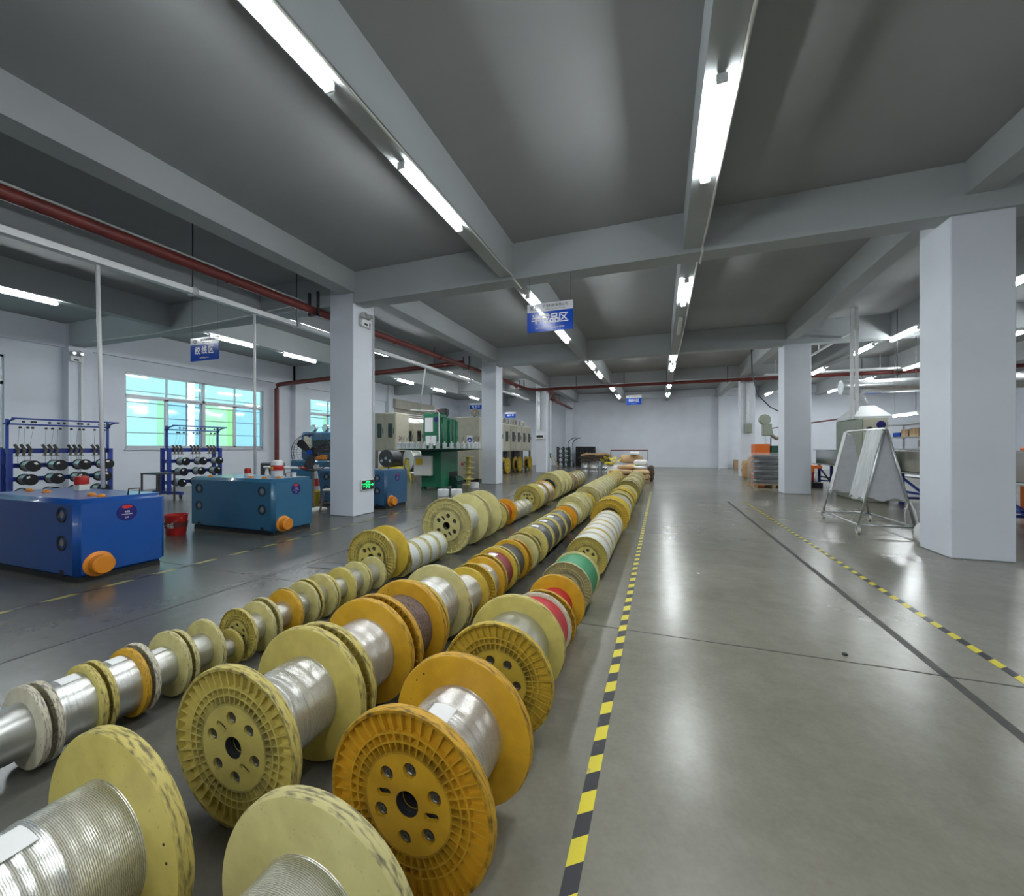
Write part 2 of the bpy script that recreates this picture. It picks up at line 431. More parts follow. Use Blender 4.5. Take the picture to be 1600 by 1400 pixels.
class MB:
    def __init__(self):
        self.v = []; self.f = []; self.mi = []; self.sm = []

    def add(self, vs, fs, mi=0, smooth=False):
        o = len(self.v)
        self.v += [tuple(p) for p in vs]
        for f in fs:
            self.f.append([o + i for i in f]); self.mi.append(mi); self.sm.append(smooth)
        return self

    def box(self, x0, x1, y0, y1, z0, z1, mi=0):
        vs = [(x, y, z) for z in (z0, z1) for y in (y0, y1) for x in (x0, x1)]
        return self.add(vs, [(0, 2, 3, 1), (4, 5, 7, 6), (0, 1, 5, 4), (2, 6, 7, 3), (0, 4, 6, 2), (1, 3, 7, 5)], mi)

    def bbox(self, x0, x1, y0, y1, z0, z1, r=.02, seg=2, mi=0):
        bm = bmesh.new()
        bmesh.ops.create_cube(bm, size=1)
        for v in bm.verts:
            v.co = Vector(((x0 + x1) / 2 + v.co.x * (x1 - x0), (y0 + y1) / 2 + v.co.y * (y1 - y0), (z0 + z1) / 2 + v.co.z * (z1 - z0)))
        bmesh.ops.bevel(bm, geom=bm.edges[:], offset=r, segments=seg, affect='EDGES')
        bm.verts.index_update(); bm.faces.index_update()
        big = sorted(bm.faces, key=lambda f: -f.calc_area())[:6]
        big = {f.index for f in big}
        vs = [v.co[:] for v in bm.verts]
        flat = [f for f in bm.faces if f.index in big]; rnd = [f for f in bm.faces if f.index not in big]
        o = len(self.v)
        self.v += vs
        for fs, s in ((flat, False), (rnd, seg > 1)):
            for f in fs:
                self.f.append([o + v.index for v in f.verts]); self.mi.append(mi); self.sm.append(s)
        bm.free()
        return self

    def xbox(self, mat, sx, sy, sz, mi=0):
        vs = [mat @ Vector((x * sx / 2, y * sy / 2, z * sz / 2)) for z in (-1, 1) for y in (-1, 1) for x in (-1, 1)]
        return self.add(vs, [(0, 2, 3, 1), (4, 5, 7, 6), (0, 1, 5, 4), (2, 6, 7, 3), (0, 4, 6, 2), (1, 3, 7, 5)], mi)

    def beam(self, a, b, w, h, mi=0):
        a = Vector(a); b = Vector(b); d = b - a
        q = d.to_track_quat('Y', 'Z').to_matrix().to_4x4()
        return self.xbox(Matrix.Translation((a + b) / 2) @ q, w, d.length, h, mi)

    def cyl(self, a, b, r, n=16, r2=None, mi=0, caps=True, smooth=True):
        a = Vector(a); b = Vector(b); d = (b - a)
        q = d.to_track_quat('Z', 'Y').to_matrix()
        r2 = r if r2 is None else r2
        vs = []
        for i in range(n):
            t = 2 * PI * i / n
            c = q @ Vector((math.cos(t), math.sin(t), 0))
            vs.append(a + c * r)
        for i in range(n):
            t = 2 * PI * i / n
            c = q @ Vector((math.cos(t), math.sin(t), 0))
            vs.append(b + c * r2)
        self.add(vs, [(i, (i + 1) % n, n + (i + 1) % n, n + i) for i in range(n)], mi, smooth)
        if caps:
            self.add(vs[:n], [list(range(n))[::-1]], mi); self.add(vs[n:], [list(range(n))], mi)
        return self

    def tube(self, path, r, n=8, mi=0, closed=False):
        P = [Vector(p) for p in path]
        k = len(P)
        vs = []
        ref = Vector((0, 0, 1))
        for i, p in enumerate(P):
            if closed:
                d = P[(i + 1) % k] - P[i - 1]
            else:
                d = (P[min(i + 1, k - 1)] - P[max(i - 1, 0)])
            d.normalize()
            u = d.cross(ref)
            if u.length < .05:
                u = d.cross(Vector((1, 0, 0)))
            u.normalize(); w = u.cross(d)
            for j in range(n):
                t = 2 * PI * j / n
                vs.append(p + u * (r * math.cos(t)) + w * (r * math.sin(t)))
        fs = []
        for i in range(k if closed else k - 1):
            a = i * n; b = ((i + 1) % k) * n
            for j in range(n):
                fs.append((a + j, b + j, b + (j + 1) % n, a + (j + 1) % n))
        self.add(vs, fs, mi, True)
        if not closed:
            self.add(vs[:n], [list(range(n))], mi); self.add(vs[-n:], [list(range(n))[::-1]], mi)
        return self

    def lathe(self, prof, axis='Z', n=32, mi=0, smooth=True, mis=None, c=(0, 0, 0)):
        """prof: (radius, height) points"""
        vs = []
        for (r, h) in prof:
            for j in range(n):
                t = 2 * PI * j / n
                x, y = r * math.cos(t), r * math.sin(t)
                p = (x, y, h) if axis == 'Z' else ((x, h, y) if axis == 'Y' else (h, x, y))
                vs.append((p[0] + c[0], p[1] + c[1], p[2] + c[2]))
        for i in range(len(prof) - 1):
            fs = []
            for j in range(n):
                f = (i * n + j, i * n + (j + 1) % n, (i + 1) * n + (j + 1) % n, (i + 1) * n + j)
                fs.append(f if axis != 'Y' else f[::-1])
            o = len(self.v)
            ring = vs[i * n:(i + 2) * n]
            fs2 = [tuple(q - i * n for q in f) for f in fs]
            self.add(ring, fs2, mis[i] if mis else mi, smooth)
        return self

    def prism(self, poly, z0, z1, mi=0, axis='Z'):
        n = len(poly)

        def P(p, h):
            return (p[0], p[1], h) if axis == 'Z' else ((p[0], h, p[1]) if axis == 'Y' else (h, p[0], p[1]))
        vs = [P(p, z0) for p in poly] + [P(p, z1) for p in poly]
        return self.add(vs, [list(range(n))[::-1], list(range(n, 2 * n))] + [(i, (i + 1) % n, n + (i + 1) % n, n + i) for i in range(n)], mi)

    def blob(self, c, sx, sy, sz, n=10, m=7, jit=.06, sq=.5, mi=0):
        """pillow / sack: a soft squarish cushion"""
        vs = []
        for i in range(m + 1):
            ph = -PI / 2 + PI * i / m
            for j in range(n):
                t = 2 * PI * j / n
                cx, sxx = math.cos(t), math.sin(t)
                def pw(a):
                    return math.copysign(abs(a) ** sq, a)
                k = 1 + random.uniform(-jit, jit)
                vs.append((c[0] + sx / 2 * pw(cx) * max(0.02, abs(math.cos(ph)) ** sq) * k,
                           c[1] + sy / 2 * pw(sxx) * max(0.02, abs(math.cos(ph)) ** sq) * k,
                           c[2] + sz / 2 * pw(math.sin(ph))))
        fs = [(i * n + j, i * n + (j + 1) % n, (i + 1) * n + (j + 1) % n, (i + 1) * n + j) for i in range(m) for j in range(n)]
        return self.add(vs, fs, mi, True)

    def mesh(self, name, mats):
        me = bpy.data.meshes.new(name)
        me.from_pydata(self.v, [], self.f)
        for m in (mats if isinstance(mats, (list, tuple)) else [mats]):
            me.materials.append(m)
        me.polygons.foreach_set('material_index', self.mi)
        me.polygons.foreach_set('use_smooth', self.sm)
        bm = bmesh.new(); bm.from_mesh(me)
        bmesh.ops.remove_doubles(bm, verts=bm.verts[:], dist=1e-5)
        bmesh.ops.recalc_face_normals(bm, faces=bm.faces[:])
        for e in bm.edges:
            if len(e.link_faces) == 2 and e.calc_face_angle(0) > .6:
                e.smooth = False
        bm.to_mesh(me); bm.free()
        return me

    def build(self, name, mats, parent=None, **props):
        if parent is None:
            xs = [p[0] for p in self.v]; ys = [p[1] for p in self.v]; zs = [p[2] for p in self.v]
            c = ((min(xs) + max(xs)) / 2, (min(ys) + max(ys)) / 2, min(zs))
            self.v = [(p[0] - c[0], p[1] - c[1], p[2] - c[2]) for p in self.v]
        o = bpy.data.objects.new(name, self.mesh(name, mats))
        COL.objects.link(o)
        if parent is None:
            o.location = c
        else:
            o.parent = parent
        for k, v in props.items():
            o[k] = v
        return o


def thing(name, label, cat, loc=(0, 0, 0), rotz=0, group=None):
    o = bpy.data.objects.new(name, None)
    COL.objects.link(o)
    o.location = loc; o.rotation_euler = (0, 0, rotz); o.empty_display_size = .1
    o['label'] = label; o['category'] = cat
    if group:
        o['group'] = group
    return o


def tag(o, label, cat, group=None, kind=None):
    o['label'] = label; o['category'] = cat
    if group:
        o['group'] = group
    if kind:
        o['kind'] = kind
    return o


def place(name, me, parent, loc=(0, 0, 0), rot=(0, 0, 0), sc=(1, 1, 1), mats=None):
    o = bpy.data.objects.new(name, me)
    COL.objects.link(o)
    o.parent = parent; o.location = loc; o.rotation_euler = rot
    o.scale = sc if isinstance(sc, (tuple, list)) else (sc, sc, sc)
    if mats:
        for i, m in mats.items():
            o.material_slots[i].link = 'OBJECT'
            o.material_slots[i].material = m
    return o


def struct(mb, name, mats, parent=None):
    o = mb.build(name, mats, parent)
    if parent is None:
        o['kind'] = 'structure'
    return o


def curve_plate(name, outer, holes, depth, mat, n=40):
    """flat plate with real holes: outer radius, holes = list of closed 2-D outlines"""
    cu = bpy.data.curves.new(name, 'CURVE')
    cu.dimensions = '2D'; cu.fill_mode = 'BOTH'; cu.extrude = depth / 2
    outs = [[(outer * math.cos(2 * PI * i / n), outer * math.sin(2 * PI * i / n)) for i in range(n)]] + holes
    for pts in outs:
        s = cu.splines.new('POLY'); s.points.add(len(pts) - 1); s.use_cyclic_u = True
        for p, q in zip(s.points, pts):
            p.co = (q[0], q[1], 0, 1)
    o = bpy.data.objects.new(name, cu); COL.objects.link(o)
    dg = bpy.context.evaluated_depsgraph_get()
    me = bpy.data.meshes.new_from_object(o.evaluated_get(dg))
    me.name = name
    bpy.data.objects.remove(o); bpy.data.curves.remove(cu)
    me.transform(Matrix.Rotation(PI / 2, 4, 'X'))
    me.materials.clear(); me.materials.append(mat)
    return me


def text_mesh(body, size, mat, depth=.001, align='CENTER', bold=0.0):
    cu = bpy.data.curves.new('lettering', 'FONT')
    cu.body = body; cu.size = size; cu.align_x = align; cu.align_y = 'CENTER'; cu.extrude = depth
    cu.resolution_u = 2; cu.offset = bold
    o = bpy.data.objects.new('lettering', cu); COL.objects.link(o)
    bpy.context.view_layer.update()
    dg = bpy.context.evaluated_depsgraph_get()
    me = bpy.data.meshes.new_from_object(o.evaluated_get(dg))
    bpy.data.objects.remove(o); bpy.data.curves.remove(cu)
    me.materials.clear(); me.materials.append(mat)
    return me


def circ(cx, cy, r, n=14):
    return [(cx + r * math.cos(2 * PI * i / n), cy + r * math.sin(2 * PI * i / n)) for i in range(n)]


def slot(cx, cy, l, w, ang):
    pts = []
    for s, a0 in ((1, -PI / 2), (-1, PI / 2)):
        for i in range(6):
            t = a0 + PI * i / 5
            pts.append((s * l / 2 + w / 2 * math.cos(t), w / 2 * math.sin(t)))
    ca, sa = math.cos(ang), math.sin(ang)
    return [(cx + p[0] * ca - p[1] * sa, cy + p[0] * sa + p[1] * ca) for p in pts]

# ------------------------------------------------------------------ setting
XL, XR, YB, YF = -14.95, 16.5, 28.8, -7.0
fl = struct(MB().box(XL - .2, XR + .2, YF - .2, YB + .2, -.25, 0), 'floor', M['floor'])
fl_off = fl.location
jm = MB()
for (x0, x1, y0, y1) in ((1.505, 1.555, YF, 11.0), (-3.74, -3.715, YF, 28), (-1.045, -1.015, YF, 28),
                         (-14.9, 16, 3.02, 3.03), (-14.9, 16, 13.2, 13.21), (-14.9, 16, 20.2, 20.21), (6.0, 6.02, YF, 28), (-9.0, -8.99, YF, 28)):
    jm.box(x0, x1, y0, y1, 0, .0012)
jm.v = [(p[0] - fl_off[0], p[1] - fl_off[1], p[2] - fl_off[2]) for p in jm.v]
jo = jm.build('floor_joint', M['joint'], fl)
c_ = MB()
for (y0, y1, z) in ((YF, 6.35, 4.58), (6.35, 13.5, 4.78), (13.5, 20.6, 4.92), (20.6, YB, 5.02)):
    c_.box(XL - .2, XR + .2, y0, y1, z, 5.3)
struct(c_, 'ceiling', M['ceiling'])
struct(MB().box(XL - .2, XR + .2, YB, YB + .2, 0, 5.3), 'wall_back', M['wall'])
struct(MB().box(XL - .2, XR + .2, YF - .2, YF, 0, 5.3), 'wall_front', M['wall'])
struct(MB().box(XR, XR + .2, YF, YB, 0, 5.3), 'wall_right', M['wall'])
# left wall with three windows and the loading door
wins = [(.65, 5.16), (7.55, 12.07), (14.42, 18.9)]
ZS, ZT = 1.25, 3.55
w_ = MB()
ys = [YF] + [v for w in wins for v in w] + [20.3, 24.5, YB]
for i in range(0, len(ys), 2):
    w_.box(XL - .2, XL, ys[i], ys[i + 1], 0, 5.3)
for (a, b) in wins:
    w_.box(XL - .2, XL, a, b, 0, ZS); w_.box(XL - .2, XL, a, b, ZT, 5.3)
w_.box(XL - .2, XL, 20.3, 24.5, 3.5, 5.3)
for y in (6.2, 13.37, 20.35 - .55, 24.6):
    w_.box(XL, XL + .25, y, y + .5, 0, 4.9)
w_.box(XL, XL + .12, YF, YB, 3.95, 4.9)
struct(w_, 'wall_left', M['wall'])
# back wall pilasters, side returns
p_ = MB().box(-6.25, -5.75, YB - .35, YB, 0, 5.0).box(3.45, 3.95, YB - .35, YB, 0, 5.0)
p_.box(-14.9, 16, YB - .3, YB, 4.55, 5.0)
struct(p_, 'trim_1', M['wall'])

for (x0, x1, y0, y1) in ((-5.95, -5.4, 6.2, 6.8), (-5.98, -5.42, 13.37, 14.0), (-6.05, -5.5, 20.4, 21.0), (-5.95, -5.4, -1.0, -.4),
                         (3.2, 3.77, 6.25, 6.87), (3.28, 3.92, 13.4, 14.0), (3.38, 3.95, 20.6, 21.2), (3.23, 3.87, -1.0, -.4)):
    mb = MB().bbox(x0, x1, y0, y1, 0, 4.9, .012, 1)
    struct(mb, 'column', M['wall'])
# beams across and along
for (y0, z, top) in ((-1.0, 4.0, 4.6), (6.2, 4.0, 4.8), (13.37, 4.17, 4.95), (20.45, 4.42, 5.05)):
    struct(MB().box(XL, XR, y0, y0 + .32, z, top), 'beam', M['beam'])
bays = ((YF, 6.2, 4.6, 0), (6.52, 13.37, 4.8, .11), (13.69, 20.45, 4.95, .22), (20.77, YB, 5.05, .30))
for (y0, y1, top, dz) in bays:
    for (x0, x1, zb) in ((-5.68, -5.36, 4.19), (3.3, 3.6, 4.2)):
        struct(MB().box(x0, x1, y0, y1, zb + dz, top), 'beam', M['beam'])
    for (xa, wd) in ((-10.82, .22), (-8.0, .22), (-2.45, .23), (.31, .23), (5.66, .22), (8.6, .22), (11.6, .22)):
        struct(MB().box(xa, xa + wd, y0, y1, 4.06 + dz, top), 'beam', M['beam'])

# windows
def window(nr, a, b):
    t = bpy.data.objects.new('window_%d' % nr, None); COL.objects.link(t)
    t.location = (XL - .1, (a + b) / 2, ZS); t['kind'] = 'structure'
    h = ZT - ZS; L = b - a; y0, y1 = -L / 2, L / 2; zt = 1.62
    f = MB()
    for (u0, u1, v0, v1) in ((y0, y1, 0, .05), (y0, y1, h - .05, h), (y0, y0 + .05, 0, h), (y1 - .05, y1, 0, h),
                             (y0, y1, zt - .04, zt + .04), (-.04, .04, 0, h)):
        f.box(-.04, .05, u0, u1, v0, v1)
    for q in (-1, 1):
        f.box(-.02, .04, q * L / 4 - .02, q * L / 4 + .02, zt, h)
    f.build('frame', M['alu'], t)
    for q in range(4):
        u0 = y0 + L * q / 4; u1 = u0 + L / 4
        MB().box(-.004, .004, u0 + .03, u1 - .03, zt + .04, h - .05).build('pane', M['glass'], t)
        s = MB(); zz = (.05, zt - .04)
        dx = -.018 if q % 2 else .018
        g0, g1 = u0 + .02, u1 - .02
        for (c0, c1, e0, e1) in ((g0, g0 + .05, *zz), (g1 - .05, g1, *zz), (g0, g1, zz[0], zz[0] + .05), (g0, g1, zz[1] - .05, zz[1])):
            s.box(dx - .015, dx + .015, c0, c1, e0, e1)
        so = s.build('sash', M['alu'], t)
        MB().box(dx - .003, dx + .003, g0 + .05, g1 - .05, zz[0] + .05, zz[1] - .05).build('pane', M[('glass', 'glassblue', 'glassgreen', 'glassblue')[q]], so)
        if q in (0, 2):
            MB().box(-.022, -.016, g1 - .22, g1 - .05, zz[0] + .05, zz[1] - .05).build('pane', M['glassgreen'], so)
    MB().box(-.1, .16, y0 - .03, y1 + .03, -.03, 0).build('sill', M['wall'], t)


for i, (a, b) in enumerate(wins):
    window(i + 1, a, b)

# corrugated translucent sheets outside the windows, with rails
for (ya, yb, lab) in ((-1.5, 9.72, 'translucent cyan corrugated sheet outside the wide window, near half'), (9.96, 19.6, 'translucent cyan corrugated sheet outside the wide window, far half')):
    mb = MB(); n = int((yb - ya) / .16); pts = []
    for i in range(n + 1):
        y = ya + (yb - ya) * i / n
        pts += [(XL - .75 - (.02 if i % 2 else 0), y)]
    for i in range(n):
        (xa_, y0), (xb_, y1) = pts[i], pts[i + 1]
        mb.add([(xa_, y0, .6), (xb_, y1, .6), (xb_, y1, 4.2), (xa_, y0, 4.2)], [(0, 1, 2, 3)])
    t = thing('corrugated_sheet', lab, 'outdoor sheet', (XL - .75, (ya + yb) / 2, 0))
    mb.v = [(p[0] - XL + .75, p[1] - (ya + yb) / 2, p[2]) for p in mb.v]
    mb.build('sheet', M['sheetcyan'], t)
    for z in (1.75, 2.25, 2.72, 3.08):
        MB().box(.02, .05, -(yb - ya) / 2, (yb - ya) / 2, z, z + .03).build('rail', M['alu'], t)
    for y in (-(yb - ya) / 2 + .1, (yb - ya) / 2 - .1):
        MB().box(.05, .09, y, y + .04, 0, 4.2).build('post', M['alu'], t)

# loading door with shutter box
d = bpy.data.objects.new('door_1', None); COL.objects.link(d); d.location = (XL, 22.4, 0); d['kind'] = 'structure'
MB().box(.02, .42, -2.2, 2.2, 3.6, 4.15).build('shutter_box', M['brownalu'], d)
for k in range(4):
    MB().bbox(.12, .16, -2.05, 2.05, 3.14 + k * .12, 3.25 + k * .12, .012, 1).build('shutter_slat', M['brownalu'], d)
for s in (-1, 1):
    MB().box(.05, .22, s * 2.12 - .06, s * 2.12 + .06, 0, 3.6).build('guide_rail', M['darksteel'], d)
struct(MB().box(-40, XL - .2, -10, 40, -.3, -.02), 'pavement_outside', M['outground'])
t = thing('palm_tree', 'palm tree seen outside through the open loading door', 'tree', (-19.2, 28.4, -.02))
MB().cyl((0, 0, 0), (.1, 0, 2.9), .16, 10, .11).build('trunk', M['stoolwood'], t)
fr = MB()
for k in range(16):
    a = k * 2.4; r = random.uniform(.9, 1.4); up = random.uniform(.1, .8)
    P = [Vector((.1 + math.cos(a) * r * s, math.sin(a) * r * s, 2.9 + up * math.sin(s * 2.6) - .5 * s * s)) for s in (0, .25, .5, .75, 1)]
    sd = Vector((-math.sin(a), math.cos(a), 0))
    for i in range(4):
        for sg in (-1, 1):
            for q in (0, .5):
                p0 = P[i].lerp(P[i + 1], q); p1 = P[i].lerp(P[i + 1], q + .3)
                tip = P[i].lerp(P[i + 1], q + .9) + sd * sg * .34 - Vector((0, 0, .2))
                fr.add([p0, p1, tip], [(0, 1, 2)])
fr.build('fronds', M['leaf'], t)

# hazard tapes on the floor
for (x, w, y0, y1, mt, lab) in ((-.25, .05, .3, 12.6, 'hazard', 'yellow and black hazard tape beside the front reels'),
                                (1.905, .05, .3, 11.2, 'hazard', 'yellow and black hazard tape on the open aisle floor'),
                                (-4.87, .05, -.5, 11.5, 'hazardworn', 'worn yellow and black tape in front of the blue machines')):
    mb = MB().box(x - w / 2, x + w / 2, y0, y1, 0, .002)
    tag(mb.build('hazard_tape', M[mt]), lab, 'floor tape')

# ------------------------------------------------------------------ tube lights
def light_meshes():
    h = MB().bbox(-.032, .032, -.61, .61, .028, .075, .006, 1)
    h.box(-.04, .04, -.615, -.6, -.005, .06).box(-.04, .04, .6, .615, -.005, .06)
    pr = []
    n = 8
    for i in range(n + 1):
        a = PI + PI * i / n
        pr.append((.046 * math.cos(a), .022 + .026 * math.sin(a)))
    dmb = MB().prism(pr, -.6, .6, axis='Y')
    return h.mesh('housing', M['white']), dmb.mesh('diffuser', M['tube'])


LH, LD = light_meshes()
OFFMAT = M['offwhite']


def tube_light(x, y, z, label, lit=True, group='tube lights under the ceiling'):
    t = thing('tube_light', label, 'ceiling light', (x, y, z), 0, group)
    place('housing', LH, t)
    place('diffuser', LD, t, mats=None if lit else {0: OFFMAT})
    return t


ordw = ['nearest', 'second', 'third', 'fourth', 'fifth', 'sixth', 'seventh', 'eighth', 'ninth', 'tenth', 'eleventh']
rows = [
    (-2.34, 'above the wire reels', [(-4.4, 3.98), (-2.2, 3.98), (1.83, 3.98), (3.95, 3.98), (7.95, 4.08), (10.2, 4.08), (14.8, 4.2), (16.9, 4.2), (21.6, 4.28), (25.2, 4.28)], 2),
    (.43, 'above the open aisle', [(-4.4, 3.98), (-2.2, 3.98), (1.6, 3.98), (3.96, 3.98), (8.15, 4.08), (14.45, 4.2), (16.2, 4.2), (21.6, 4.28), (25.2, 4.28)], 2),
    (-10.71, 'along the window side', [(1.2, 3.95), (3.75, 3.95), (7.75, 4.05), (9.9, 4.05), (15.6, 4.18), (18.6, 4.18), (22.8, 4.25), (25.0, 4.25)], 1),  # first lamp is out of frame, added to lift the window wall
    (-7.88, 'above the blue machines', [(7.65, 4.0), (9.95, 4.05), (14.0, 4.15), (15.9, 4.15), (19.2, 4.18), (22.5, 4.25)], 0),
    (5.77, 'above the steel trough', [(-2.5, 3.95), (2.6, 3.95), (9.9, 4.05), (13.0, 4.0), (15.2, 4.05), (18.9, 4.15), (23.2, 4.2), (26.6, 4.2)], 2),  # farthest pair added to brighten the back wall on the right
    (8.7, 'far right beyond the big pillar', [(-1.5, 3.95), (4.4, 3.95), (12.4, 4.05), (14.7, 4.0), (19.0, 4.2), (22.6, 4.2), (26.4, 4.2)], 2),  # last pair likewise added to lighten the dark end wall
    (11.7, 'added in the farthest right bay', [(8.0, 4), (17, 4), (22.4, 4), (26.2, 4)], 0),  # extra row, added to light the far right wall
]
for (x, where, lst, hid) in rows:
    for i, (y, z) in enumerate(lst):
        if i < hid:
            lab = 'lit tube light behind the viewpoint, %s in row %s' % (ordw[i], where)
        else:
            lab = '%s lit tube light in view in the row %s' % (ordw[i - hid], where)
        zb = 3.982 if y < 6.3 else (4.092 if y < 13.5 else (4.202 if y < 20.5 else 4.282))
        tube_light(x, y, zb, lab)
tube_light(.43, 10.35, 4.092, 'unlit tube light between lit ones above the open aisle', lit=False)

# conduits beside the tube rows
cd = MB()
cd.tube([(-2.24, -2, 4.045), (-2.24, 5.75, 4.045), (-2.22, 6.16, 4.05), (-2.2, 6.17, 3.99), (-2.2, 6.55, 3.985)], .012)
tag(cd.build('conduit', M['offwhite']), 'white conduit running along the lamp row above the reels', 'conduit')
cd = MB()
cd.tube([(.56, -2, 4.05), (.555, 5.6, 4.05), (.55, 6.16, 4.07), (.55, 6.17, 3.985), (.55, 6.55, 3.985), (.54, 6.6, 4.14), (.54, 12.5, 4.14), (.53, 13.3, 4.16), (.53, 13.34, 4.15), (.53, 13.72, 4.15)], .014)
tag(cd.build('conduit', M['offwhite']), 'white conduit running along the lamp row above the aisle', 'conduit')

# ------------------------------------------------------------------ pipes and trays
t = thing('sprinkler_pipe', 'long dark red pipe on the left past the near column', 'pipe', (-6.22, 6, 3.9))
def rel(pts, o):
    return [(p[0] - o[0], p[1] - o[1], p[2] - o[2]) for p in pts]
o_ = (-6.22, 6, 3.9)
MB().tube(rel([(-6.22, -4, 3.80), (-6.22, 6.5, 3.915), (-6.24, 13.6, 4.085), (-6.24, 19.3, 4.2), (-6.0, 19.9, 4.22), (-5.4, 20.1, 4.24)], o_), .075, 12).build('pipe', M['redpipe'], t)
for y in (1.9, 4.4, 8.6, 10.8, 15.6, 17.8):
    MB().cyl(rel([(-6.22, y, 3.82 + y * .0155)], o_)[0], rel([(-6.22, y + .03, 3.82 + y * .0155)], o_)[0], .080, 12).build('joint_ring', M['redpipe'], t)
for (y, z) in ((6.05, 3.91), (12.6, 4.06), (18.6, 4.17)):
    br = MB().box(-6.34 - o_[0], -6.31 - o_[0], y - 6, y - 5.95, z - 3.9 - .1, z - 3.9 + .35).box(-6.13 - o_[0], -6.10 - o_[0], y - 6, y - 5.95, z - 3.9 - .1, z - 3.9 + .35)
    br.box(-6.34 - o_[0], -6.10 - o_[0], y - 6, y - 5.95, z - 3.9 - .1, z - 3.9 - .075)
    br.build('bracket', M['darksteel'], t)
tag(MB().tube([(-6.33, -4, 3.94), (-6.33, 6.0, 4.06)], .012, 6).build('conduit', M['offwhite']), 'thin white conduit riding along the long dark red pipe', 'conduit')

t = thing('riser_pipe', 'dark red riser by the wide window turning along the ceiling', 'pipe', (-14.75, 12.5, 0))
MB().tube(rel([(-14.75, 12.5, .02), (-14.75, 12.5, 3.7), (-14.72, 12.5, 3.82), (-14.6, 12.5, 3.87), (-6.26, 12.5, 4.17)], (-14.75, 12.5, 0)), .085, 12).build('pipe', M['redpipe'], t)
for x in (-7.4, -10.5):
    MB().cyl((x + 14.75, 0, 4.0), (x + 14.75, 0, 4.8), .012, 6).build('hanger_rod', M['darksteel'], t)
t = thing('cross_pipe', 'dark red pipe crossing below the ceiling before the back wall', 'pipe', (3, 20.15, 4.25))
MB().tube([(-8.4, 0, 0), (0, 0, 0), (13, 0, 0)], .07, 12).build('pipe', M['redpipe'], t)
for x in (-6.9, -4.6, -2.7, -.2, 2.2, 4.6, 7):
    MB().cyl((x, 0, -.12), (x, 0, .6), .012, 6).build('hanger_rod', M['darksteel'], t)
t = thing('branch_pipe', 'short dark red branch pipe with flange beyond the third column', 'pipe', (-5.3, 22, 4.1))
MB().tube([(-.05, -1.8, .14), (-.02, -.9, .08), (-.25, -.2, -.05), (-.5, 2, -.08), (-.5, 6.3, -.1)], .08, 12).build('pipe', M['redpipe'], t)
MB().cyl((-.36, .45, -.06), (-.38, .6, -.06), .14, 14).build('flange', M['redpipe'], t)
MB().cyl((-.45, 2.5, .0), (-.45, 2.5, .8), .012, 6).build('hanger_rod', M['darksteel'], t)

t = thing('cable_tray', 'white cable tray hung on rods below the long red pipe', 'cable tray', (-6.35, 8, 3.6))
y = -4
segs = [(-12, -4.0), (-3.95, -2.25), (-2.2, 5.2), (5.25, 12)]
for (a, b) in segs:
    MB().bbox(-.05, .05, a, b, -.03 + .012 * a * .9, .05 + .012 * a * .9, .006, 1).beam if False else MB().beam((0, a, .012 * a), (0, b, .012 * b), .10, .075).build('tray', M['white'], t)
for yy in (-4.0, -2.2, 5.2, -9):
    MB().beam((0, yy - .03, .012 * yy), (0, yy + .03, .012 * yy), .13, .11).build('coupler', M['galv'], t)
    MB().cyl((0, yy, .05 + .012 * yy), (0, yy, .95), .009, 6).build('hanger_rod', M['darksteel'], t)
for (x, y, zb, lab) in ((-6.27, 2.95, .815, 'white drop pole from tray to the bright blue machine'), (-6.36, 4.98, .845, 'white drop pole from tray to the steel blue machine'),
                       (-6.95, 10.9, 2.46, 'white drop pole slanting down to the green carousel machine')):
    top = (-6.38, y + (0 if y < 8 else -.6), 3.56 + .012 * (y - 8))
    tag(MB().cyl((x, y, zb), top, .021, 10).build('drop_pole', M['white']), lab, 'cable pole')
tag(MB().cyl((-7.42, 18.6, 2.495), (-7.42, 18.6, 4.9), .03, 8).build('drop_pole', M['white']), 'white drop pole down to the far beige machines', 'cable pole')
tag(MB().tube([(-13.5, 6.15, 3.98), (-11, 6.12, 3.94), (-8.5, 6.1, 4.0), (-6.5, 6.05, 4.06)], .012, 6).build('cable', M['offwhite']), 'white cable sagging along the left beam', 'cable')
tag(MB().box(-14.66, -14.62, 6.42, 6.46, .1, 3.9).build('conduit', M['white']), 'white vertical conduit on the wall beside the emergency lamp', 'conduit')

# column fittings
def emergency_lamp(loc, rz, lab):
    t = thing('emergency_lamp', lab, 'emergency light', loc, rz, 'twin emergency lamps')
    MB().bbox(-.14, .14, -.07, 0, 0, .15, .012, 2).build('body', M['white'], t)
    MB().box(-.07, .03, -.073, -.069, .03, .07).build('display', M['ink'], t)
    MB().box(.07, .1, -.073, -.069, .02, .1).build('switch_strip', M['ink'], t)
    for s in (-1, 1):
        h = MB().cyl((s * .08, -.04, .15), (s * .08, -.04, .18), .012, 8).lathe([(.0, -.075), (.05, -.07), (.055, -.02), (.03, .03), (0, .04)], 'Y', 14, c=(s * .08, -.03, .22))
        ho = h.build('lamp_head', M['offwhite'], t)
        MB().cyl((s * .08, -.112, .22), (s * .08, -.107, .22), .04, 14).build('lens', M['chrome'], ho)


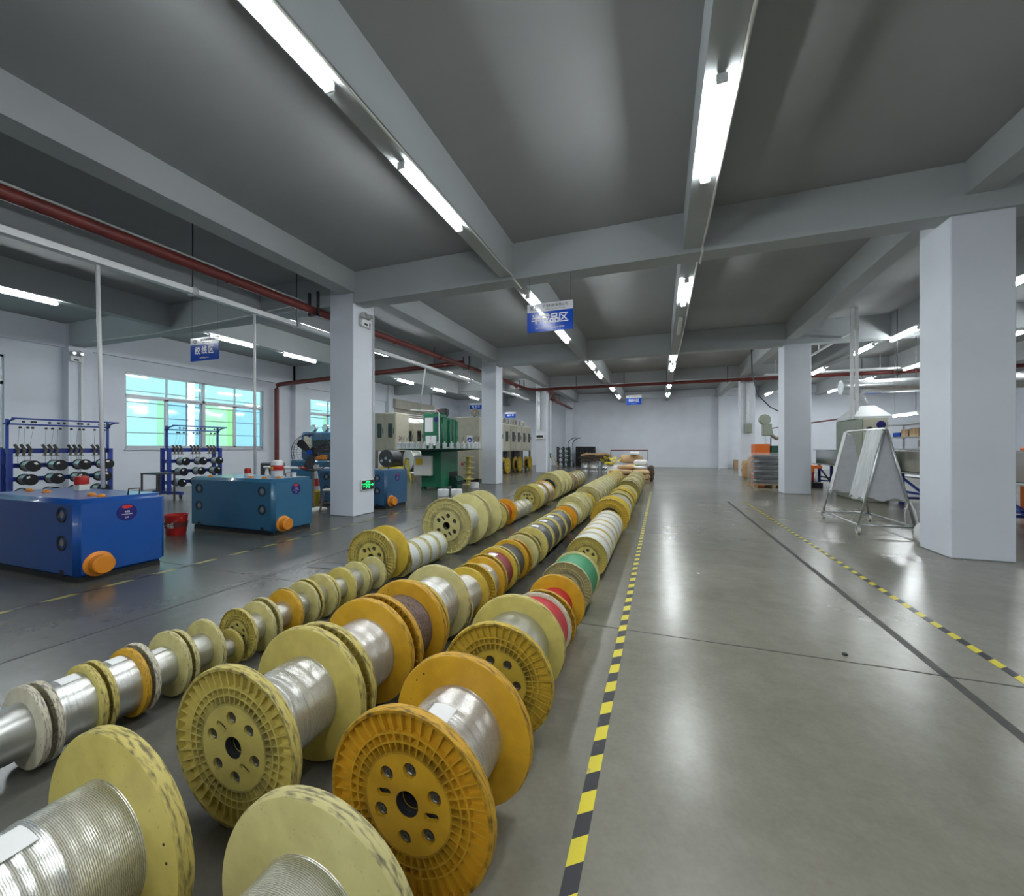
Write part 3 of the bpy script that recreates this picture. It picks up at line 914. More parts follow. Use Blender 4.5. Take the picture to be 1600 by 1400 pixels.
emergency_lamp((-5.4, 6.5, 3.62), PI / 2, 'white twin head emergency lamp high on the near left column')
emergency_lamp((XL + .25, 6.35, 3.58), PI / 2, 'white emergency lamp on the wall beside the wide window')
t = thing('exit_sign', 'lit green exit sign low on the near left column', 'exit sign', (-5.4, 6.58, .46), PI / 2)
MB().bbox(-.185, .185, -.03, 0, 0, .215, .006, 1).build('casing', M['white'], t)
MB().box(-.168, .168, -.034, -.029, .018, .198).build('panel', M['ink'], t)
g = MB()
g.box(-.06, -.045, -.037, -.033, .04, .18).box(.035, .05, -.037, -.033, .04, .18).box(-.06, .05, -.037, -.033, .165, .18)      # doorway
g.cyl((0, -.037, .148), (0, -.033, .148), .012, 10)
g.beam((-.002, -.035, .132), (-.014, -.035, .095), .004, .024).beam((-.012, -.035, .098), (.014, -.035, .075), .004, .011).beam((.014, -.035, .075), (.008, -.035, .048), .004, .010)
g.beam((-.012, -.035, .098), (-.03, -.035, .068), .004, .011).beam((.0, -.035, .128), (.025, -.035, .11), .004, .009).beam((-.004, -.035, .126), (-.03, -.035, .112), .004, .009)
g.box(.07, .125, -.037, -.033, .100, .116)
g.prism([(.115, .075), (.155, .108), (.115, .141)], -.037, -.033, axis='Y')
g.build('pictogram', M['exitgreen'], t)
place('lettering', text_mesh('安全出口', .034, M['exitgreen']), t, (-.115, -.036, .125), (PI / 2, 0, 0))
place('lettering', text_mesh('EXIT', .032, M['exitgreen']), t, (-.115, -.036, .083), (PI / 2, 0, 0))
tag(MB().cyl((-5.38, 6.765, .7), (-5.38, 6.765, 3.95), .014, 8).build('conduit', M['white']), 'white vertical conduit on the near left column edge', 'conduit')
t = thing('wall_trunking', 'galvanised trunking down the face of the third column', 'trunking', (-5.86, 20.4, 0))
MB().box(-.07, .07, -.08, 0, 2.2, 4.3).build('trunking_body', M['galv'], t)
t = thing('alarm_box', 'white box with black window on the third column', 'wall box', (-5.82, 20.4, 1.72))
MB().bbox(-.22, .22, -.08, 0, 0, .26, .01, 1).build('casing', M['white'], t)
MB().box(-.17, .17, -.084, -.078, .08, .2).build('window', M['ink'], t)
t = thing('drain_pipe', 'white drain pipe beside the third column', 'pipe', (-5.415, 20.9, 0))
MB().cyl((0, 0, 0), (0, 0, 3.75), .055, 12).build('pipe', M['white'], t)
MB().cyl((0, 0, 3.55), (0, 0, 3.7), .07, 12).build('collar', M['white'], t)
MB().box(-.005, .065, -.06, -.054, .75, 1.0).build('exit_tag', M['green'], t)
t = thing('wall_trunking', 'galvanised trunking ending in a grey box on the right column', 'trunking', (3.66, 20.6, 1.95))
MB().box(-.07, .07, -.08, 0, .4, 2.3).build('trunking_body', M['galv'], t)
MB().bbox(-.14, .14, -.12, 0, 0, .4, .01, 1).build('switch_box', M['greygreen'], t)

# hanging signs
def sign(loc, w, h, main, eng, lab, acrylic=False, wires=0.0, head=True):
    t = thing('hanging_sign', lab, 'sign', loc)
    A, B = ('acrylicblue', 'acrylicwhite') if acrylic else ('signblue', 'signwhite')
    MB().box(-w / 2, w / 2, -.004, .004, 0, h * .70).build('blue_panel', M[A], t)
    MB().box(-w / 2, w / 2, -.004, .004, h * .70, h).build('white_band', M[B], t)
    n = len(main)
    for i, ch in enumerate(main):
        place('lettering', text_mesh(ch, h * .36, M['whiteink'], bold=h * .006), t, ((i - (n - 1) / 2) * w * (.8 / max(n, 3.4)), -.006, h * .42), (PI / 2, 0, 0))
    place('lettering', text_mesh(eng, h * .095, M['whiteink']), t, (0, -.006, h * .13), (PI / 2, 0, 0))
    if head:
        place('lettering', text_mesh('凯宝科技有限公司', h * .115, M['ink']), t, (w * .12, -.006, h * .88), (PI / 2, 0, 0))
        place('lettering', text_mesh('Kaibao Technology Co., Ltd', h * .06, M['ink']), t, (w * .12, -.006, h * .77), (PI / 2, 0, 0))
        place('lettering', text_mesh('KB', h * .24, M['ink']), t, (-w * .34, -.006, h * .84), (PI / 2, 0, 0))
    if wires:
        for s in (-1, 1):
            MB().cyl((s * w * .45, 0, h), (s * w * .45, 0, h + wires), .0025, 5).build('hanging_wire', M['darksteel'], t)


sign((-1.63, 6.26, 3.13), .74, .45, '半成品区', 'Semi-finished Product Area', 'large blue and white sign hanging over the reel rows', True, .43)
sign((-7.93, 5.2, 2.91), .76, .43, '绞线区', 'Stranding Area', 'blue and white sign hanging before the wide window', True, 1.2)
sign((-1.26, 22, 3.5), .74, .49, '物料区', 'Material Area', 'blue and white sign hanging before the back wall', False, 1.04)
sign((-10.2, 22, 3.55), .8, .36, '编织区', 'Braiding Area', 'blue sign above the beige machines left of the second column', False, 1.12, False)
sign((-9.5, 26, 3.3), .74, .38, '编织区', 'Braiding Area', 'small blue sign above the far beige machines with pulleys', False, 1.35, False)
sign((8.7, 22.4, 3.68), .9, .32, '押出区', 'Extrusion Area', 'small blue sign behind the big silver duct', False, 1.03, False)
#@@REELS
# ------------------------------------------------------------------ cable reels (unit radius flanges, axle along Y)
def flange_mesh(kind):
    """outer face at y=0 looking to -Y, inner face at y=.13; slots: 0 body, 1 worn rim, 2 dark paint for hole shade, 3 ribs"""
    mb = MB()
    T = .13
    n = 72
    if kind == 'plain':
        prof = [(.10, .02), (.94, .02), (.985, .0), (1.0, .03), (1.0, .10), (.985, T), (.95, T + .012), (.3, T), (.10, T)]
        mis = [0, 0, 1, 1, 1, 0, 0, 0]
        mb.lathe(prof, 'Y', n, mis=mis)
        for a in (.5, 2.7):
            mb.cyl((.55 * math.cos(a), .018, .55 * math.sin(a)), (.55 * math.cos(a), .022, .55 * math.sin(a)), .035, 10, mi=2)
        return mb.mesh('flange', [FM['cream'], FR['cream'], M['darksteel'], FM['cream']])
    dep = .085 if kind == 'deep' else .055
    prof = [(.12, dep), (.53, dep), (.53, dep), (.945, dep), (.955, .0), (.99, .0), (1.0, .02), (1.0, .105), (.985, T), (.95, T + .01), (.3, T), (.12, T)]
    mis = [2, 2, 3, 3, 1, 1, 1, 1, 0, 0, 0]  # disc behind the hub plate painted dark so its holes look shaded
    mb.lathe(prof, 'Y', n, mis=mis)
    # ribs
    if kind == 'deep':
        nr, rings, r0 = 44, (.53, .645, .74), .53
    else:
        nr, rings, r0 = 26, (.55, .66, .80), .55
    for k in range(nr):
        a = 2 * PI * k / nr
        ca, sa = math.cos(a), math.sin(a)
        w = .008
        def P(r, s, y):
            return (r * ca - s * sa, y, r * sa + s * ca)
        for (ra, rb, ya, yb) in ((r0, rings[2], .022, .022), (rings[2], .95, .030, .012)):
            vs = [P(ra, -w, ya), P(rb, -w, yb), P(rb, w, yb), P(ra, w, ya), P(ra, -w, dep), P(rb, -w, dep), P(rb, w, dep), P(ra, w, dep)]
            mb.add(vs, [(0, 1, 2, 3), (0, 4, 5, 1), (3, 2, 6, 7), (0, 3, 7, 4), (1, 5, 6, 2)], 3)
        if kind != 'deep':
            a2 = a + PI / nr
            ca, sa = math.cos(a2), math.sin(a2)
            vs = [P(r0, -w, .03), P(.68, -w, .03), P(.68, w, .03), P(r0, w, .03), P(r0, -w, dep), P(.68, -w, dep), P(.68, w, dep), P(r0, w, dep)]
            mb.add(vs, [(0, 1, 2, 3), (0, 4, 5, 1), (3, 2, 6, 7), (0, 3, 7, 4), (1, 5, 6, 2)], 3)
    for r in rings:
        mb.lathe([(r - .010, dep), (r - .010, .02), (r + .010, .02), (r + .010, dep)], 'Y', n, mi=3, smooth=False)
    # dark discs painted as the shade of two wire holes, inner face
    for a in (.62, .80):
        mb.cyl((.86 * math.cos(a), T, .86 * math.sin(a)), (.86 * math.cos(a), T + .013, .86 * math.sin(a)), .013, 8, mi=2)
    return mb.mesh('flange', [FM['cream'], FR['cream'], M['darksteel'], FM['cream']])


FLM = {k: flange_mesh(k) for k in ('deep', 'shallow', 'plain')}
bolt_ang = [math.radians(a) for a in (20, 80, 130, 200, 260, 310)]
slot_ang = [math.radians(a) for a in (-14, 166)]
HUB = curve_plate('hub_plate', .535, [circ(0, 0, .14, 22)] + [circ(.365 * math.cos(a), .365 * math.sin(a), .082, 18) for a in bolt_ang]
                  + [slot(.30 * math.cos(a), .30 * math.sin(a), .10, .085, a + .35) for a in slot_ang], .045, FM['cream'])
HUB.transform(Matrix.Translation((0, .045, 0)))
bm_ = MB().lathe([(.076, .085), (.076, .058), (.066, .052), (.056, .058), (.052, .066), (.034, .066), (.034, .045), (.018, .045), (.016, .058), (0, .058)], 'Y', 16)
BOLT = bm_.mesh('bolt', M['bolt'])
BORE = MB().lathe([(.14, .03), (.132, .03), (.122, .34)], 'Y', 20).mesh('bore', M['darksteel'])


def wire_mesh(seed, wob):
    rnd = random.Random(seed)
    prof = [(.6, 0.0)]
    k = 36
    for i in range(k + 1):
        prof.append((1 + rnd.uniform(-wob, wob), i / k))
    prof.append((.6, 1.0))
    mb = MB()
    n = 56
    vs = []
    for (r, h) in prof:
        for j in range(n):
            t = 2 * PI * j / n
            rr = r * (1 + wob * .5 * math.sin(3 * t + h * 9 + seed))
            vs.append((rr * math.cos(t), h, rr * math.sin(t)))
    mb.add(vs, [(i * n + j, (i + 1) * n + j, (i + 1) * n + (j + 1) % n, i * n + (j + 1) % n) for i in range(len(prof) - 1) for j in range(n)], 0, True)
    return mb.mesh('wire', WM['silver'])


WIRE = [wire_mesh(s, w) for s, w in ((1, .012), (2, .010), (3, .003))]


def label_mesh(r, w, a0, a1):
    mb = MB()
    n = 8
    vs = []
    for i in range(n + 1):
        a = a0 + (a1 - a0) * i / n
        for (rr, y) in ((r, 0), (r, w), (r + .0012, w), (r + .0012, 0)):
            vs.append((rr * math.cos(a), y, rr * math.sin(a)))
    fs = []
    for i in range(n):
        for q in range(4):
            fs.append((i * 4 + q, (i + 1) * 4 + q, (i + 1) * 4 + (q + 1) % 4, i * 4 + (q + 1) % 4))
    fs += [(0, 1, 2, 3), (n * 4, n * 4 + 3, n * 4 + 2, n * 4 + 1)]
    mb.add(vs, fs)
    return mb.mesh('paper_label', M['paper'])


WORDS = {'silver': 'silver wire', 'smooth': 'fine silver wire', 'white': 'white wire', 'grey': 'dark grey wire', 'brown': 'brown striped wire',
         'maroon': 'maroon wire', 'red': 'red wire', 'green': 'green wire', 'orange': 'orange wire'}
CW = {'cream': 'cream', 'pale': 'pale cream', 'yellow': 'yellow', 'orange': 'orange-yellow', 'ivory': 'ivory', 'olive': 'olive', 'beige': 'beige', 'amber': 'amber'}
nreel = 0


def reel(row, X, y0, y1, R, rd, near, far, wire, desc, yaw=0.0, hub=False, kind='deep', spin=None, label=False, fkind=None, rim=None):
    global nreel
    nreel += 1
    rnd = random.Random(nreel * 7)
    size = 'large' if R > .24 else ('medium' if R > .18 else 'small')
    t = thing('cable_reel', desc, 'cable reel', (X, y0, 0), yaw, 'reels in the %s row' % row)
    L = y1 - y0
    sp = rnd.uniform(0, 6.28) if spin is None else spin
    for side in (0, 1):
        c = (near, far)[side]
        kd = (kind, fkind or kind)[side]
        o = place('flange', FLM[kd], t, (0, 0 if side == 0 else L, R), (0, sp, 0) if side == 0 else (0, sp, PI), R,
                  {0: FM[c], 1: FR[rim or c], 3: GM[c]})
        if hub and side == 0:
            place('hub_plate', HUB, o, mats={0: FM[c]})
            for a in bolt_ang:
                place('bolt', BOLT, o, (.365 * math.cos(a), 0, .365 * math.sin(a)))
            place('bore', BORE, o)
    tk = .13 * R
    wm = 2 if wire in ('smooth', 'red', 'green') else rnd.choice((0, 1))
    place('wire', WIRE[wm], t, (0, tk * .9, R), (0, rnd.uniform(0, 6.28), 0), (rd, L - 1.8 * tk, rd), {0: WM[wire]})
    if label:
        lm = label_mesh(rd * 1.012, min(.09, L * .4), math.radians(72), math.radians(100))
        place('paper_label', lm, t, (0, tk + (L - 2 * tk) * .3, R))
    return t


XC, XB, XA = -.685, -1.38, -2.45
# right-hand row
reel('right', -.71, .34, .715, .27, .15, 'pale', 'pale', 'silver', 'nearest pale cream reel of silver wire, cut by the bottom edge')
reel('right', XC, 1.00, 1.365, .272, .165, 'orange', 'orange', 'silver', 'orange-yellow reel of silver wire with white label and ribbed face', math.radians(-.5), True, spin=math.radians(-5), label=True)
reel('right', XC, 1.68, 2.065, .26, .178, 'yellow', 'cream', 'smooth', 'cream reel of fine silver wire behind the orange-yellow labelled one', math.radians(4.5), True, spin=math.radians(24))
reel('right', XC - .005, 2.13, 2.43, .205, .185, 'cream', 'ivory', 'red', 'ivory rimmed reel full of red wire behind the cream one', math.radians(2))
reel('right', XC, 2.475, 2.83, .203, .115, 'orange', 'orange', 'red', 'orange reel half filled with red wire before the green reel')
reel('right', XC - .005, 3.14, 3.50, .203, .188, 'beige', 'pale', 'green', 'beige ribbed reel full of green wire with pale rim', math.radians(-2), True, spin=1.1)
y = 4.06
for k in range(7):
    reel('right', XC, y, y + .262, .207, .199, 'cream' if k in (0, 6) else ('yellow' if k in (1, 3) else 'ivory'), 'yellow' if k in (1, 3, 6) else 'ivory', 'white',
         ['beige faced reel at the near end of the white wire run', 'second reel of white wire with a yellow rim in the wrapped run',
          'third reel of white wire in the wrapped run', 'fourth reel of white wire, yellow rimmed, in the wrapped run', 'fifth reel of white wire in the wrapped run',
          'sixth reel of white wire in the wrapped run', 'last reel of the white run touching the big yellow reel'][k], 0, k == 0, spin=.9 if k == 0 else None)
    y += .264
reel('right', XC - .01, 6.10, 6.55, .275, .2, 'yellow', 'yellow', 'silver', 'big yellow reel with ribbed face just past the white run', 0, False)
reel('right', XC - .01, 6.85, 7.35, .24, .215, 'ivory', 'ivory', 'smooth', 'shiny silver reel right behind the big yellow reel')
reel('right', XC - .01, 7.42, 7.80, .252, .22, 'cream', 'cream', 'smooth', 'cream reel behind the shiny silver reel in the right-hand row')
reel('right', XC - .01, 7.86, 8.25, .262, .20, 'yellow', 'yellow', 'silver', 'yellow reel between the cream reel and the olive group')
for k in range(9):
    reel('right', XC - .015, 9.75 + k * .43, 9.75 + k * .43 + .40, .272, .252, 'olive', 'pale' if k % 3 else 'olive', 'smooth',
         '%s olive rimmed silver reel in the far group of the right-hand row' % ordw[k] if k < 8 else 'last olive rimmed reel of the right-hand row near the sacks')
reel('right', XC - .01, 8.5, 9.1, .25, .21, 'yellow', 'cream', 'smooth', 'yellow faced silver reel just before the olive group')

# middle row
reel('middle', -1.34, .27, .675, .279, .162, 'cream', 'cream', 'silver', 'large cream reel of silver wire at the bottom left corner', label=True)
reel('middle', -1.37, .985, 1.345, .274, .158, 'cream', 'cream', 'silver', 'large cream reel with six bolts and slots facing the viewer', math.radians(1.8), True, spin=math.radians(35))
reel('middle', -1.39, 1.40, 1.735, .264, .168, 'cream', 'orange', 'silver', 'silver wire reel with a yellow far flange behind the bolted one', math.radians(2))
reel('middle', -1.39, 1.775, 2.055, .263, .185, 'orange', 'orange', 'brown', 'orange-yellow reel of brown striped wire')
reel('middle', -1.41, 2.10, 2.465, .25, .178, 'yellow', 'pale', 'silver', 'pale reel of silver wire just behind the brown striped one', math.radians(4))
reel('middle', -1.39, 2.52, 2.84, .192, .14, 'pale', 'yellow', 'silver', 'smaller yellow reel of silver wire behind the pale one', math.radians(1))
reel('middle', -1.37, 2.88, 3.10, .2, .152, 'yellow', 'orange', 'silver', 'orange-yellow reel of silver wire before the maroon one')
reel('middle', -1.38, 3.14, 3.41, .204, .168, 'yellow', 'yellow', 'maroon', 'yellow reel of maroon wire', label=True)
reel('middle', -1.38, 3.45, 3.75, .202, .165, 'cream', 'orange', 'grey', 'orange-yellow reel of dark grey wire behind the maroon one')
reel('middle', -1.36, 3.79, 4.03, .198, .125, 'orange', 'pale', 'grey', 'pale cream reel with a thin core of dark grey wire')
reel('middle', -1.36, 4.07, 4.39, .205, .125, 'cream', 'cream', 'grey', 'cream reel in front of the run of full dark grey reels')
for k in range(4):
    ya = 4.42 + k * .355
    reel('middle', XB, ya, ya + .345, .2, .186, 'cream', 'cream' if k < 3 else 'yellow', 'grey',
         ['first full dark grey reel with a white label', 'second full dark grey reel with a white label', 'third full dark grey reel with a white label', 'last full dark grey reel before the amber flanges'][k], label=k < 3)
reel('middle', XB, 5.86, 6.22, .2, .12, 'orange', 'amber', 'orange', 'amber reel behind the full dark grey reels')
reel('middle', XB, 6.27, 6.62, .206, .17, 'pale', 'pale', 'white', 'pale reel just behind the amber reel in the middle row')
reel('middle', XB, 6.68, 7.05, .25, .2, 'pale', 'pale', 'white', 'taller pale reel with a dark smudge in the middle row', kind='plain')
reel('middle', XB + .01, 7.08, 7.38, .25, .2, 'pale', 'pale', 'white', 'second taller pale reel in the middle row', kind='plain')
reel('middle', XB, 7.45, 7.72, .215, .18, 'yellow', 'yellow', 'silver', 'small bright yellow reel before the long pale group')
reel('middle', XB, 7.75, 7.99, .215, .18, 'yellow', 'yellow', 'silver', 'second small bright yellow reel touching the long pale group')
for k in range(9):
    ya = 8.05 + k * .36
    reel('middle', -1.35, ya, ya + .34, .272, .25, 'pale', 'pale', 'smooth', '%s pale silver reel in the long group of the middle row' % ('near end' if k == 0 else ordw[k]), kind='shallow' if k == 0 else 'deep')
for k in range(7):
    ya = 11.4 + k * .37
    reel('middle', -1.36, ya, ya + .35, .268, .25, 'olive' if k % 2 else 'yellow', 'yellow', 'smooth', '%s yellow olive reel in the far end group of the middle row' % ('near end' if k == 0 else ordw[k]))

# left row of small spools and big pale reels
seqA = [(.42, .60, .163, .10, 'ivory', 'ivory'), (.62, .905, .165, .105, 'ivory', 'ivory'), (.925, 1.085, .163, .135, 'ivory', 'cream'), (1.10, 1.245, .163, .135, 'cream', 'orange'),
        (1.26, 1.42, .167, .095, 'ivory', 'pale'), (1.44, 1.60, .163, .09, 'pale', 'pale'), (1.62, 1.745, .106, .052, 'cream', 'cream'), (1.775, 1.92, .158, .09, 'cream', 'pale'),
        (1.94, 2.12, .163, .085, 'pale', 'orange'), (2.14, 2.30, .161, .085, 'olive', 'pale'), (2.315, 2.465, .165, .085, 'cream', 'pale'), (2.48, 2.68, .16, .085, 'cream', 'cream'),
        (2.70, 2.885, .155, .10, 'pale', 'pale'), (2.90, 3.11, .15, .09, 'cream', 'pale')]
dA = ['small ivory spool of fine silver wire at the left edge of the front', 'small ivory spool at the left edge with thin silver core', 'thick silver spool between ivory and cream rims at the left',
      'thick silver spool with an orange-yellow rim', 'pale spool with thin silver core behind the orange rimmed one', 'pale spool just before the tiny spool', 'tiny cream spool in the left row',
      'cream ribbed spool right behind the tiny spool', 'spool with an orange-yellow far flange behind the ribbed one', 'first pale spool past the orange flange', 'second pale spool past the orange flange',
      'third pale spool past the orange flange', 'fourth pale spool past the orange flange', 'small pale spool touching the big ribbed yellow reel']
for k, (a, b, R, rd, n_, f_) in enumerate(seqA):
    reel('left', -2.42 - (.03 if k > 8 else 0) - (.03 if k > 11 else 0), a, b, R, rd, n_, f_, 'smooth', dA[k], label=k in (2, 3, 4), hub=(k in (6, 7)))
reel('left', -2.55, 3.16, 3.425, .262, .145, 'cream', 'yellow', 'smooth', 'big ribbed cream reel with yellow far flange and bare silver core', math.radians(2), True, spin=math.radians(60))
for k in range(4):
    ya = 3.46 + k * .185
    reel('left', XA - .01, ya, ya + .178, .165, .157, 'pale', 'pale', 'white', '%s of four full whitish spools before the largest reel' % ['first', 'second', 'third', 'last'][k])
reel('left', XA, 4.42, 4.98, .342, .2, 'pale', 'pale', 'white', 'largest pale reel with ribbed face and bolts in the left row', 0, True, 'shallow', spin=math.radians(50), fkind='plain')
reel('left', XA + .01, 5.03, 5.44, .34, .2, 'pale', 'pale', 'white', 'second large pale reel with plain smooth face', 0, False, 'plain')
reel('left', XA, 5.60, 5.98, .215, .12, 'pale', 'cream', 'brown', 'cream reel of dark wire behind the large pale pair')
reel('left', XA, 6.04, 6.45, .22, .13, 'cream', 'amber', 'orange', 'amber reel of orange wire in the left row')
for k in range(4):
    ya = 6.52 + k * .245
    reel('left', XA, ya, ya + .235, .16, .152, 'pale', 'pale', 'smooth', '%s of four small silver spools behind the amber reel' % ['first', 'second', 'third', 'last'][k])
reel('left', -2.48, 7.74, 8.10, .276, .2, 'cream', 'cream', 'silver', 'cream reel with ribbed face behind the four small silver spools', 0, True, spin=1.3)
reel('left', -2.5, 8.14, 8.50, .266, .25, 'amber', 'olive', 'smooth', 'brownish amber reel of silver wire in the left row')
reel('left', -2.5, 8.55, 9.05, .272, .25, 'amber', 'orange', 'smooth', 'second brownish amber reel before the pale big group')
for k in range(3):
    ya = 9.65 + k * .44
    reel('left', -2.56, ya, ya + .42, .342, .26, 'pale', 'pale', 'white', '%s big pale reel in the far pale group of the left row' % ['near end', 'middle', 'far end'][k], 0, False, 'shallow' if k == 0 else 'plain')
for k in range(2):
    ya = 11.1 + k * .4
    reel('left', -2.55, ya, ya + .38, .27, .255, 'olive', 'olive', 'brown', '%s brown reel beyond the far big pale group' % ['first', 'second'][k])
for k in range(4):
    ya = 12.0 + k * .38
    reel('left', -2.55, ya, ya + .36, .272, .25, 'amber' if k < 1 else 'olive', 'olive', 'smooth', '%s olive reel at the far end of the left row' % ordw[k] if k else 'amber faced reel starting the far end of the left row')
#@@OBJECTS
# ------------------------------------------------------------------ blue twisting machines
def blue_machine(x1, y0, w, d, h, mat, label, extras):
    t = thing('twisting_machine', label, 'machine', (x1 - w / 2, y0 + d / 2, 0), 0, 'low blue machine housings')
    hw, hd = w / 2, d / 2
    MB().box(-hw + .04, hw - .04, -hd + .04, hd - .04, 0, .05).build('plinth', M['black'], t)  # recessed base, black to stand in for the shadow under the housing
    MB().bbox(-hw, hw, -hd, hd, .035, h, .045, 3).build('housing', M[mat], t)
    for sx in (-hw + .22, hw - .22):
        for z in (.38, .65):
            v = MB().lathe([(.0, .012), (.05, .012), (.056, -.006), (.074, -.008), (.078, .004)], 'Y', 20, c=(sx, -hd, z))
            v.build('round_port', M['ink'], t)
            MB().lathe([(0, .0), (.03, -.003), (.04, .006)], 'Y', 14, c=(sx, -hd, z)).build('port_grille', M['taupe'], t)
        MB().box(sx - .03, sx + .03, -hd - .004, -hd + .01, .06, .12).build('cable_slot', M['ink'], t)
    bd = MB().cyl((hw - .002, -hd + .40, h - .17), (hw + .004, -hd + .40, h - .17), .085, 24).build('badge', M['navy'], t)
    MB().prism([(-hd + .40 + .045 * math.cos(a), h - .113 + .018 * math.sin(a)) for a in [k * PI / 6 for k in range(12)]], hw + .003, hw + .006, axis='X').build('badge_emblem', M['redink'], bd)
    for (txt, s, dz) in (('中国', .022, -.165), ('KBT MACHINE', .014, -.19), ('LX', .026, -.222)):
        place('lettering', text_mesh(txt, s, M['whiteink']), bd, (hw + .0055, -hd + .40, h + dz), (PI / 2, 0, PI / 2))
    cp = MB().lathe([(.0, .02), (.105, .02), (.12, .01), (.12, -.01)], 'X', 28, c=(hw, -hd + .17, .16))
    c = cp.build('hub_cover', M['orange'], t)
    MB().lathe([(0, .11), (.08, .11), (.09, .10), (.09, .02)], 'X', 28, c=(hw, -hd + .17, .16)).build('hub_cap', M['orange'], c)
    for (kx, ky) in extras['knobs']:
        MB().lathe([(.035, 0), (.034, .015), (.02, .03), (0, .034)], 'Z', 14, c=(kx - x1 + hw, ky - y0 - hd, h - .002)).build('lifting_knob', M['orange'], t)
    hx = extras['handle']
    MB().tube([(hx[0] - x1 + hw, hx[1] - y0 - hd - .05, h), (hx[0] - x1 + hw + .01, hx[1] - y0 - hd - .05, h + .06), (hx[0] - x1 + hw + .01, hx[1] - y0 - hd + .05, h + .06), (hx[0] - x1 + hw, hx[1] - y0 - hd + .05, h)], .007, 6).build('top_handle', M['darksteel'], t)
    return t


blue_machine(-5.19, 2.235, 1.8, .76, .80, 'blue1', 'bright blue low machine housing with orange cap, nearest on the left', dict(knobs=[(-6.75, 2.52), (-6.4, 2.52), (-5.55, 2.52), (-5.3, 2.48)], handle=(-5.3, 2.75)))
blue_machine(-5.30, 4.43, 1.8, .75, .83, 'blue2', 'steel blue low machine housing with four round ports, left of the near column', dict(knobs=[(-6.79, 4.55), (-5.95, 4.6), (-5.62, 4.55), (-5.5, 4.7)], handle=(-5.6, 4.95)))
blue_machine(-5.38, 7.15, 1.8, .80, .82, 'blue3', 'dull blue machine housing partly hidden behind the near column', dict(knobs=[(-6.5, 7.4), (-5.7, 7.4)], handle=(-5.7, 7.7)))

t = thing('siren_light', 'red and white siren light on the bright blue machine', 'warning light', (-6.32, 2.78, .797))
MB().bbox(-.06, .06, -.05, .05, 0, .075, .008, 1).build('base', M['offwhite'], t)
MB().lathe([(.062, .075), (.064, .15), (.058, .165), (.02, .175), (0, .178)], 'Z', 18).build('lens', M['beacon'], t)
t = thing('siren_light', 'red siren light on the steel blue machine', 'warning light', (-6.36, 4.85, .827))
MB().lathe([(.055, 0), (.055, .05), (0, .05)], 'Z', 16).build('base', M['offwhite'], t)
MB().lathe([(.05, .05), (.052, .11), (.04, .13), (0, .138)], 'Z', 16).build('lens', M['beacon'], t)
t = thing('water_jug', 'red and white water cooler jug on the steel blue machine', 'water jug', (-5.83, 4.95, .827))
MB().lathe([(0, 0), (.085, 0), (.09, .01), (.09, .10), (.09, .10)], 'Z', 20).build('body', M['white'], t)
MB().lathe([(.091, .10), (.095, .11), (.095, .175), (.091, .185)], 'Z', 20).build('band', M['red'], t)
MB().lathe([(.09, .185), (.092, .22), (.085, .25), (.06, .262), (0, .265)], 'Z', 20).build('lid', M['white'], t)
MB().box(-.02, .02, -.1, -.085, .12, .16).build('band_badge', M['yellowpl'], t)
MB().tube([(-.09, 0, .2), (-.125, 0, .17), (-.125, 0, .1), (-.09, 0, .07)], .012, 6).build('handle', M['white'], t)
t = thing('paper_cup', 'small white cup on the steel blue machine', 'cup', (-5.42, 4.9, .827))
MB().lathe([(0, 0), (.028, 0), (.036, .075), (.032, .075), (.026, .006), (0, .006)], 'Z', 14).build('cup', M['white'], t)
t = thing('red_bucket', 'red printed bucket on the floor between the blue machines', 'bucket', (-6.78, 4.04, 0))
MB().lathe([(0, 0), (.115, 0), (.122, .01), (.142, .28), (.148, .29), (.148, .305), (.138, .305), (.118, .02), (0, .02)], 'Z', 26).build('pail', M['red'], t)
MB().lathe([(.137, .2), (.1418, .2), (.1385, .12), (.133, .12)], 'Z', 26).build('print_band', M['redpipe'], t)
place('lettering', text_mesh('福', .09, M['signwhite'], .002), t, (.072, -.118, .15), (PI / 2, 0, .5))
MB().tube([(-.142, 0, .27), (-.1, -.12, .19), (0, -.16, .15), (.1, -.12, .19), (.142, 0, .27)], .004, 6).build('bail_handle', M['galv'], t)

# ------------------------------------------------------------------ blue spool racks by the windows
sp_fl = MB().lathe([(0, 0), (.10, 0), (.10, .016), (0, .016)], 'Y', 20)
sp_fl.lathe([(.022, -.004), (.06, -.003), (.06, 0)], 'Y', 14)
SPF = sp_fl.mesh('spool_flange', M['blackgloss'])
SPW = MB().lathe([(.02, 0), (.085, 0), (.086, .19), (.02, .19)], 'Y', 20).mesh('spool_wire', WM['smooth'])
SPL = MB().prism([(-.035, .045), (-.01, .075), (.03, .06), (.01, .035)], -.003, 0, axis='Y').mesh('spool_label', M['paper'])


def wire_spool(x, y, z, label, s=1.0):
    t = thing('wire_spool', label, 'wire spool', (x, y, z), PI / 2, 'black flanged spools on the blue racks')
    place('spool_flange', SPF, t, (0, -.11 * s, 0), sc=s)
    place('spool_flange', SPF, t, (0, .11 * s, 0), sc=s)
    place('spool_wire', SPW, t, (0, -.096 * s, 0), sc=(s, s * 1.06, s))
    place('spool_label', SPL, t, (0, -.112 * s, 0), (0, random.uniform(-1, 1), 0), s)


